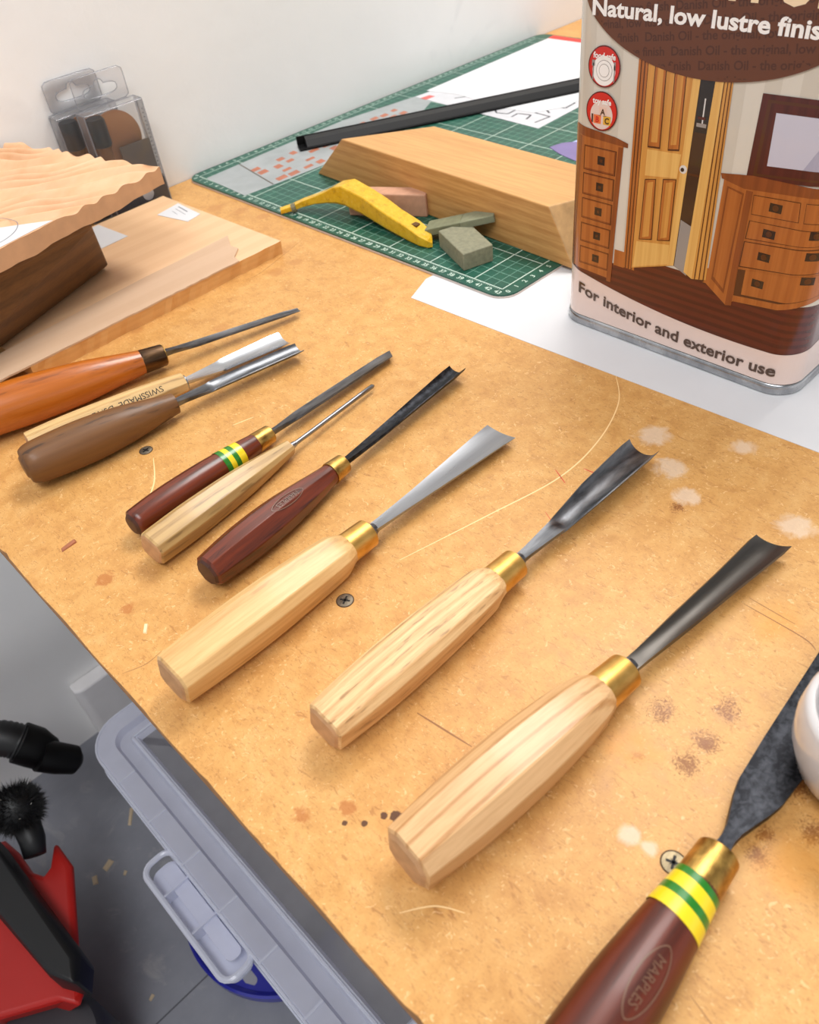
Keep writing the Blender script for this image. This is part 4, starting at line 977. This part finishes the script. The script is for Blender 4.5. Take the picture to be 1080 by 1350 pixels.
# 5 small ash octagonal
r, L = place('carving_chisel', 'small thin-bladed chisel with grubby pale octagonal handle, touching the taped red one', (-34.45, -47.45, 0.93), (-15.3, -44.75, 0.14))
st = [(0, 0.84), (0.2, 0.88), (3, 0.92), (6.5, 0.82), (9.0, 0.62), (10.8, 0.44), (11.05, 0.42)]
handle(r, st, 0.38, [M_ash_old, M_ashend], roll=0.35, dome=0.08)
b = MB(); b.tube([(11.0, 0, 0), (11.5, 0, 0)], [0.24, 0.2], 16); b.obj('collar', M_steel, r, True, 40)
b = MB(); b.tube([(11.4, 0, 0), (13, 0, 0), (L-1.5, 0, 0.04), (L-0.2, 0, 0.03), (L, 0, 0.0)], [0.15, 0.15, 0.16, 0.16, 0.04], 14); b.obj('blade', M_steelf, r, True, 40)
# 6 red-brown octagonal lacquered
M_stamp = plain('worn_stamp', col(112, 80, 62), 0.4)
r, L = place('carving_gouge', 'veiner gouge with glossy red-brown faceted handle and short brass ferrule', (-33.4, -51.45, 1.15), (-10.75, -48.4, 0.45), 'gouge')
st = [(0, 0.82), (0.25, 0.92), (2.8, 1.1), (5.5, 1.06), (8.0, 0.84), (9.6, 0.66), (9.9, 0.64)]
handle(r, st, 0.62, [M_rose, M_rose_end], roll=0.15, blend_from=7.5); ferrule(r, 9.8, 11.0, 0.70, 0.62, M_brass_old)
o2, f2 = oval(1.25, 0.36, 0.05)
st6 = [(a, c*1.04) for a, c in st]
on_handle(r, 'oval_stamp', o2, f2, st6, math.radians(112), 6.0, M_stamp, 0.02)
v, f = text2d('MARPLES', 0.42, 0.0, 'CENTER', sx=1.0); on_handle(r, 'stamped_lettering', [(x, y-0.15) for x, y in v], f, st6, math.radians(112), 6.0, M_stamp, 0.02)
blade(r, [(10.9, 0.42, 0.4, 5, 0), (11.6, 0.5, 0.38, 5, 0), (14.0, 0.8, 0.26, 25, 0), (17.5, 1.05, 0.14, 55, 0.05), (L, 1.4, 0.12, 62, 0.15)], M_steel_black, roll=-0.2, bevel_len=0.3)
# 7 ash with flat fishtail
r, L = place('carving_gouge', 'flat fishtail gouge with smooth pale ash handle, left one of three large ash tools', (-38.55, -56.35, 1.5), (-14.0, -55.05, 0.3), 'gouge')
st = [(0, 1.04), (0.2, 1.12), (3, 1.24), (6, 1.25), (9, 1.14), (10.5, 1.04), (11.0, 0.97), (11.3, 0.88)]
handle(r, st, 0.36, [M_ash1, M_ashend], roll=0.25, blend_from=10.5, dome=0.1); ferrule(r, 11.25, 12.95, 0.85, 0.82, M_brass)
collar(r, 12.93, 0.64, M_steel_d)
blade(r, [(13.2, 0.6, 0.4, 5, 0), (14.0, 0.68, 0.34, 5, 0), (17.0, 1.05, 0.24, 6, 0), (L, 2.2, 0.15, 14, 0.05)], M_steelf, bevel_len=0.25)
# 8 ash with deep gouge
r, L = place('carving_gouge', 'deep U-shaped gouge with porous ash handle, middle one of three large ash tools', (-35.35, -63.45, 1.42), (-10.6, -62.95, 0.7), 'gouge')
st = [(0, 1.0), (0.2, 1.08), (3, 1.24), (6, 1.26), (8.8, 1.17), (10.6, 1.06), (11.1, 0.98), (11.4, 0.90)]
st = [(a, c*0.94) for a, c in st]
handle(r, st, 0.32, [M_ash2, M_ashend], roll=0.22, blend_from=10.7, dome=0.12); ferrule(r, 11.35, 13.1, 0.83, 0.79, M_brass)
collar(r, 13.08, 0.62, M_steel_d)
blade(r, [(13.3, 0.56, 0.4, 5, 0), (14.2, 0.64, 0.34, 5, 0), (16.4, 1.0, 0.34, 5, -0.0), (17.0, 1.12, 0.17, 50, -0.05), (20, 1.6, 0.15, 66, 0.1), (L, 1.95, 0.13, 68, 0.25)], M_steel_d, roll=-0.05, bevel_len=0.3)
# 9 ash banded
r, L = place('carving_gouge', 'long gouge with boldly banded ash handle, right one of three large ash tools', (-36.95, -70.25, 1.6), (-12.6, -71.9, 0.55), 'gouge')
st = [(0, 1.16), (0.2, 1.26), (3, 1.46), (6, 1.5), (9, 1.34), (10.3, 1.18), (10.8, 1.08), (11.1, 0.97)]
st = [(a, c*0.95) for a, c in st]
handle(r, st, 0.45, [M_ash3, M_ashend], roll=0.12, blend_from=10.4, dome=0.14); ferrule(r, 11.05, 12.85, 0.90, 0.85, M_brass)
collar(r, 12.83, 0.68, M_steel_d)
blade(r, [(13.1, 0.7, 0.5, 8, 0), (14.0, 0.72, 0.42, 14, 0), (17.0, 0.95, 0.34, 32, 0), (20.5, 1.2, 0.26, 34, 0.05), (L, 1.6, 0.22, 36, 0.12)], M_steelm, roll=0.12, bevel_len=0.3, skew=-0.35)
# 10 foreground dark handle, taped
r, L = place('carving_chisel', 'broad blackened spade chisel with dark red taped handle, nearest the camera', (-40.9, -78.75, 1.55), (-15.0, -77.75, 0.45))
st = [(0, 1.05), (0.3, 1.2), (3, 1.38), (6, 1.32), (8.5, 1.12), (10.4, 0.92), (10.9, 0.88)]
handle(r, st, 'round', [M_rose2, M_rose_end]); ferrule(r, 10.7, 12.35, 0.88, 0.81, M_brass_old)
R10 = lambda x: interp(smoothst(st, 5), x)
tape(r, 9.0, [(0.6, 0), (0.35, 1), (0.55, 0), (0.3, 1)], R10, 0.18)
on_handle(r, 'oval_stamp', oval(1.45, 0.5, 0.06)[0], oval(1.45, 0.5, 0.06)[1], st, math.radians(112), 6.4, M_stamp, 0.015)
v, f = text2d('MARPLES', 0.5, 0.0, 'CENTER'); on_handle(r, 'stamped_lettering', [(x, y-0.17) for x, y in v], f, st, math.radians(112), 6.4, M_stamp, 0.015)
blade(r, [(12.25, 0.62, 0.6, 5, 0), (13.0, 0.5, 0.5, 5, 0), (13.5, 0.62, 0.46, 5, 0), (14.9, 1.45, 0.36, 5, 0), (15.6, 1.75, 0.32, 5, 0), (18, 2.0, 0.28, 5, 0), (L, 2.5, 0.2, 6, 0.05)], M_steel_black, bevel_len=0.5)

# ------------------------------------------------------------------ white cup at the right edge
M_porc = plain('white_porcelain', col(208, 204, 203), 0.18, coat=0.5)
b = MB(); b.lathe([(0.2, 0.12), (1.5, 0.0), (1.65, 0.0), (1.9, 0.3), (2.55, 1.3), (2.95, 2.6), (3.0, 3.6), (2.9, 4.5), (2.78, 4.75), (2.6, 4.8), (2.45, 4.6), (2.5, 3.6), (2.3, 2.0), (1.6, 0.8), (0.2, 0.5)], n=56)
thing('white_cup', 'small white rounded cup at the right edge beside the black blade', 'cup', -21.9, -80.6, 0.0, b, M_porc, True, 60)

# ------------------------------------------------------------------ chips lying on the bench
M_chip = plain('wood_chip', col(168, 102, 70), 0.6, var=0.2, vs_=200); M_chip2 = plain('pale_chip', col(246, 214, 168), 0.6)
for x, y, a, l, w_, m_, lb in ((-37.1, -41.9, 0.2, 0.55, 0.22, M_chip, 'small reddish wood chip near the bench edge'), (-37.3, -51.0, 1.0, 0.34, 0.14, M_chip2, 'tiny pale wood chip by the bench edge scratch'),
                       (-36.0, -82.2, -0.9, 0.8, 0.22, M_chip2, 'pale curled wood shaving beside the nearest dark handle')):
    b = MB(); b.hexa([(-l, -w_*0.4, 0), (l*0.8, -w_, 0), (l, w_*0.5, 0), (-l*0.7, w_, 0)], [(-l*0.8, -w_*0.3, 0.06), (l*0.7, -w_*0.8, 0.1), (l*0.8, w_*0.3, 0.12), (-l*0.6, w_*0.8, 0.06)])
    o = thing('wood_chip', lb, 'wood chip', x, y, 0.0, b, m_); o.rotation_euler = (0, 0, a)

# ------------------------------------------------------------------ storage tub under the bench
M_tub = clear('frosted_plastic', col(222, 226, 246), 0.34, 0.12, 0.5, 0.25); M_tubrim = clear('frosted_rim', col(236, 239, 255), 0.82, 0.12, 0.5, 0.2); M_tubedge = clear('clear_edge', col(240, 243, 255), 0.8, 0.1, 0.4)
tub = empty('storage_tub', V(-22, -48, -TH), 'large frosted plastic storage tub with ribbed lid pushed under the bench', 'storage box')
zl = TH-42
def tr(off, rr=4.0): return [(x+22, y+48) for x, y in rrect(-41.3-off, -3+off, -67.0-off, -18.2+off, rr+off, 8)]
b = MB()
b.loft([[(x, y, z) for x, y in tr(o_, 4.5)] for o_, z in ((-3.6, 1.75), (-3.2, 2.7), (-1.6, zl-3.5), (-1.0, zl-3.0))], caps=False)
nn = len(tr(0)); b.add([(x, y, 1.75) for x, y in tr(-3.6, 4.5)], [tuple(range(nn))])
b.obj('tub_body', M_tub, tub, True, 40)
b = MB()
rings = [[(x, y, z) for x, y in tr(o_)] for o_, z in ((-0.9, zl-3.2), (0.0, zl-3.0), (0.05, zl-0.4), (-0.3, zl), (-2.1, zl-0.1), (-2.4, zl-0.9), (-3.6, zl-1.0), (-3.8, zl-0.2), (-4.3, zl-0.1), (-4.6, zl-0.7))]
b.loft(rings, caps=False); b.obj('lid_rim', M_tubrim, tub, True, 40)
b = MB(); pl = [(x, y, zl-0.7) for x, y in tr(-4.6)]; b.add(pl, [tuple(range(nn))]); b.obj('lid_panel', clear('lid_panel', col(214, 214, 220), 0.42, 0.12, 0.4, 0.2), tub)
b = MB(); b.tube([(x, y, zl-0.05) for x, y in tr(-4.0)], 0.14, 6, closed=True); b.tube([(x, y, zl-0.1) for x, y in tr(-0.1)], 0.13, 6, closed=True); b.tube([(x, y, zl-2.95) for x, y in tr(0.02)], 0.13, 6, closed=True); b.obj('lid_beads', M_tubedge, tub, True, 40)
for k in range(7):
    y = -25.9-6.1*k
    b = MB(); b.box(-41.3+22, -39.2+22, y+48-0.1, y+48+0.1, zl-3.0, zl+0.06); b.obj('lid_rib', M_tubedge, tub)
# clip latch on the long side
b = MB(); lp = rrect(-44.2, -41.1, -49.3, -35.2, 1.1, 5); b.tube([(x+22, y+48, zl-0.9) for x, y in lp], 0.3, 8, closed=True)
b.obj('latch_frame', M_tubedge, tub, True, 40)
b = MB(); b.prism([(x+22, y+48) for x, y in rrect(-44.0, -41.2, -49.1, -35.4, 1.0, 5)], zl-2.6, zl-2.4); b.prism([(x+22, y+48) for x, y in rrect(-43.0, -41.5, -48.0, -36.5, 0.6, 5)], zl-1.3, zl-1.1)
for y in (-38.9, -43.6): b.box(-44.0+22, -41.2+22, y+48-0.1, y+48+0.1, zl-2.4, zl-0.8)
b.obj('latch_tray', M_tubrim, tub)
# things dimly seen inside the tub
b = MB(); b.box(-36+22, -12+22, -44+48, -26+48, 2.3, 11); b.prism([(-35+22, -62+48), (-16+22, -61+48), (-15+22, -50+48), (-34+22, -48+48)], 2.3, 9)
b.obj('stored_contents', plain('stored_grey', col(120, 118, 122), 0.7, var=0.35, vs_=12), tub)

# blue bucket lid on the floor
M_blue = plain('blue_plastic', col(40, 44, 150), 0.32, coat=0.2); 
bl = empty('bucket_lid', V(-33.4, -36.2, -TH), 'round dark blue bucket lid on the floor, poking out from under the tub', 'lid')
n = 90; R_ = 11.7
b = MB(); b.lathe([(R_-0.9, 0.05), (R_, 0.1), (R_+0.05, 1.3), (R_-0.2, 1.55), (R_-0.5, 1.3), (R_-0.8, 0.9), (R_-1.6, 0.8), (0.3, 0.8)], n=n); b.obj('lid_disc', M_blue, bl, True, 35)
b = MB(); b.prism([(-8.6+x, -3.6+y) for x, y in rrect(-0.6, 0.6, -2.2, 2.2, 0.55, 5)], 0.8, 0.84); b.obj('handle_slot', plain('slot_grey', col(150, 150, 158), 0.6), bl)

# ------------------------------------------------------------------ red and black vacuum on the floor
M_redp = plain('red_plastic', col(176, 20, 10), 0.45, coat=0.0, var=0.1, vs_=10); M_blk2 = plain('vac_black', col(10, 11, 14), 0.5, var=0.2, vs_=40); M_blk3 = plain('vac_grey', col(48, 47, 52), 0.5)
vac = empty('vacuum_cleaner', V(-56, -25, -TH), 'red and black workshop vacuum standing on the floor left of the tub', 'vacuum')
def vl(pts): return [(x+56, y+25) for x, y in pts]
red = [(-49.0, -20.9), (-48.95, -24.6), (-52.5, -32.7), (-54.1, -36.7), (-54.9, -37.4), (-55.9, -35.8), (-60.7, -32.9), (-68, -30), (-67, -17), (-57.0, -14.0), (-52.9, -16.3), (-52.4, -18.8), (-52.3, -22.0), (-51.5, -23.5), (-50.5, -23.1)]
b = MB(); R2 = vl(red); cx = sum(p[0] for p in R2)/len(R2); cy = sum(p[1] for p in R2)/len(R2)
b.loft([[(cx-4.5*(1-s)*2.2+(x-cx)*s, cy+2*(1-s)+(y-cy)*s, z) for x, y in R2] for s, z in ((0.52, 0.0), (0.56, 3), (0.72, 9), (0.93, 13.5), (1.0, 15.0), (0.97, 15.6))])
o = b.obj('red_body', M_redp, vac, True, 30); bevel(o, 0.5, 3, 50)
bar = [(-53.2, -17.6), (-52.9, -23.9), (-52.3, -35.4), (-53.7, -37.6), (-55.3, -35.0), (-55.6, -32.8), (-56.4, -26.5), (-57.5, -18)]
b = MB(); B2 = vl(bar); b.loft([[(x, y, z) for x, y in B2] for z in (15.0, 18.6, 19.5)])
for i in range(len(B2)):
    x, y, z = b.v[2*len(B2)+i]; mx = sum(p[0] for p in B2)/len(B2); b.v[2*len(B2)+i] = (mx+(x-mx)*0.75, y, z)
o = b.obj('carry_handle', M_blk2, vac, True, 30); bevel(o, 0.3)
b = MB(); b.lathe([(5.2, 0.3), (5.6, 1), (5.6, 11.6), (5.0, 12.6)], vl([(-59.6, -36.9)])[0], 48); b.obj('grey_drum', M_blk3, vac, True, 40)
# hose in the corner
hs = empty('vacuum_hose', V(-46, -11, -TH), 'thick black ribbed hose ending in a nozzle by the wall', 'hose')
def hl(p): return (p[0]+46, p[1]+11, p[2]+TH)
pth = curve([hl(p) for p in [(-66, -4.5, -58), (-60, -4.6, -48), (-53, -7.2, -42.5), (-48, -10.7, -42), (-45.9, -12.6, -43.5)]], 16)
b = MB(); b.tube(pth, [1.9+(0.08 if i % 2 else -0.02) for i in range(len(pth))], 18); b.obj('hose_tube', M_blk2, hs, True, 50)
b = MB(); b.tube([hl(p) for p in [(-46.3, -12.2, -43.2), (-45.4, -13.0, -44.4), (-44.9, -13.2, -46.0)]], [2.25, 2.25, 2.0], 22); b.obj('hose_cuff', M_black, hs, True, 40)
b = MB(); b.tube([hl(p) for p in [(-45.5, -14.2, -44.6), (-44.3, -14.8, -46.0), (-43.0, -15.2, -47.6), (-42.8, -15.2, -47.9)]], [1.75, 1.75, 1.6, 1.1], 22); b.obj('nozzle', M_black, hs, True, 40)
# brush head of black bristles
bs = empty('bristle_brush', V(-50.0, -18.2, -49.1), 'round black bristle brush clogged with dust, sitting in the vacuum notch', 'brush')
rs = random.Random(21); b = MB()
for k in range(3200):
    u = rs.uniform(-1, 1); a = rs.uniform(0, 2*PI); s = math.sqrt(1-u*u); d = Vector((s*math.cos(a), s*math.sin(a), u)); 
    r0 = rs.uniform(1.4, 2.4); r1 = rs.uniform(2.6, 3.2); t = Vector((rs.uniform(-1, 1), rs.uniform(-1, 1), rs.uniform(-1, 1)))*0.3
    sd = d.orthogonal().normalized()*0.06; p0 = d*r0; p1 = d*r1+t
    b.add([p0+sd, p0-sd, p1], [(0, 1, 2)])
b.v = [(x, y, z+4.2) for x, y, z in b.v]
o = b.obj('bristles', plain('bristle_black', col(14, 13, 14), 0.6), bs); o['kind'] = 'stuff'
b = MB(); n = 20; b.lathe([(0.3, 1.8), (1.6, 2.4), (2.4, 4.2), (1.6, 6.0), (0.3, 6.5)], n=24); b.obj('brush_core', M_blk2, bs, True)
b = MB(); b.tube([(0, -0.6, 3.4), (-0.6, -2.8, 1.9), (-1.2, -4.1, 1.3)], [1.5, 1.3, 1.1], 16); b.obj('brush_stem', M_blk2, bs, True)
b = MB()
for k in range(26):
    u = rs.uniform(-0.2, 1); a = rs.uniform(0, 2*PI); s = math.sqrt(1-u*u); p = Vector((s*math.cos(a), s*math.sin(a), u))*rs.uniform(2.7, 3.2)+Vector((0, 0, 4.2)); t = Vector((rs.uniform(-1, 1), rs.uniform(-1, 1), rs.uniform(-1, 1)))*0.22; q = Vector((rs.uniform(-1, 1), rs.uniform(-1, 1), rs.uniform(-1, 1)))*0.08
    b.add([p, p+t, p+q], [(0, 1, 2)])
o = b.obj('dust_flecks', plain('dust', col(190, 186, 176), 0.8), bs); o['kind'] = 'stuff'
# shavings on the floor
M_shav = plain('floor_shaving', col(196, 176, 146), 0.7)
for x, y, a, l, w_, lb in ((-41.5, -13.6, 0.9, 1.3, 0.25, 'straight wooden splinter on the floor near the tub corner'), (-46.8, -17.2, 0.3, 0.7, 0.45, 'curled pale shaving on the dark floor, nearest the wall'), (-48.9, -17.7, 1.2, 0.6, 0.35, 'brown wood chip on the floor nearest the red vacuum'),
                    (-45.8, -19.7, 0.6, 0.3, 0.2, 'tiny pale crumb of wood on the floor beside the latch'), (-50.8, -34.3, 0.3, 0.35, 0.2, 'small reddish crumb on the floor near the frame bottom')):
    b = MB(); b.hexa([(-l, -w_, 0), (l, -w_*0.8, 0), (l*0.9, w_, 0), (-l*0.9, w_*0.8, 0)], [(-l*0.8, -w_*0.7, 0.15), (l*0.8, -w_*0.6, 0.1), (l*0.8, w_*0.8, 0.2), (-l*0.8, w_*0.6, 0.12)])
    o = thing('floor_shaving', lb, 'wood shaving', x, y, -TH, b, M_shav); o.rotation_euler = (0, 0, a)

for o in C.objects:
    n = o.name.split('.')[0]
    g = {'carving_chisel': 'carving tools laid out in a row on the bench', 'carving_gouge': 'carving tools laid out in a row on the bench', 'sharpening_stone': 'small sharpening stones on the mat',
         'paper_sheet': 'white paper sheets', 'wood_chip': 'wood chips on the bench', 'floor_shaving': 'wood bits on the floor', 'hang_pack': 'clear hang packs by the wall'}.get(n)
    if g and o.parent is None: o['group'] = g
# let each carving tool rest on the board
bpy.context.view_layer.update()
for root in [o for o in C.objects if o.parent is None and o.name.split('.')[0] in ('carving_chisel', 'carving_gouge')]:
    zmin = min((ch.matrix_world @ v.co).z for ch in root.children for v in ch.data.vertices)
    root.location.z += TH/100+0.0002-zmin
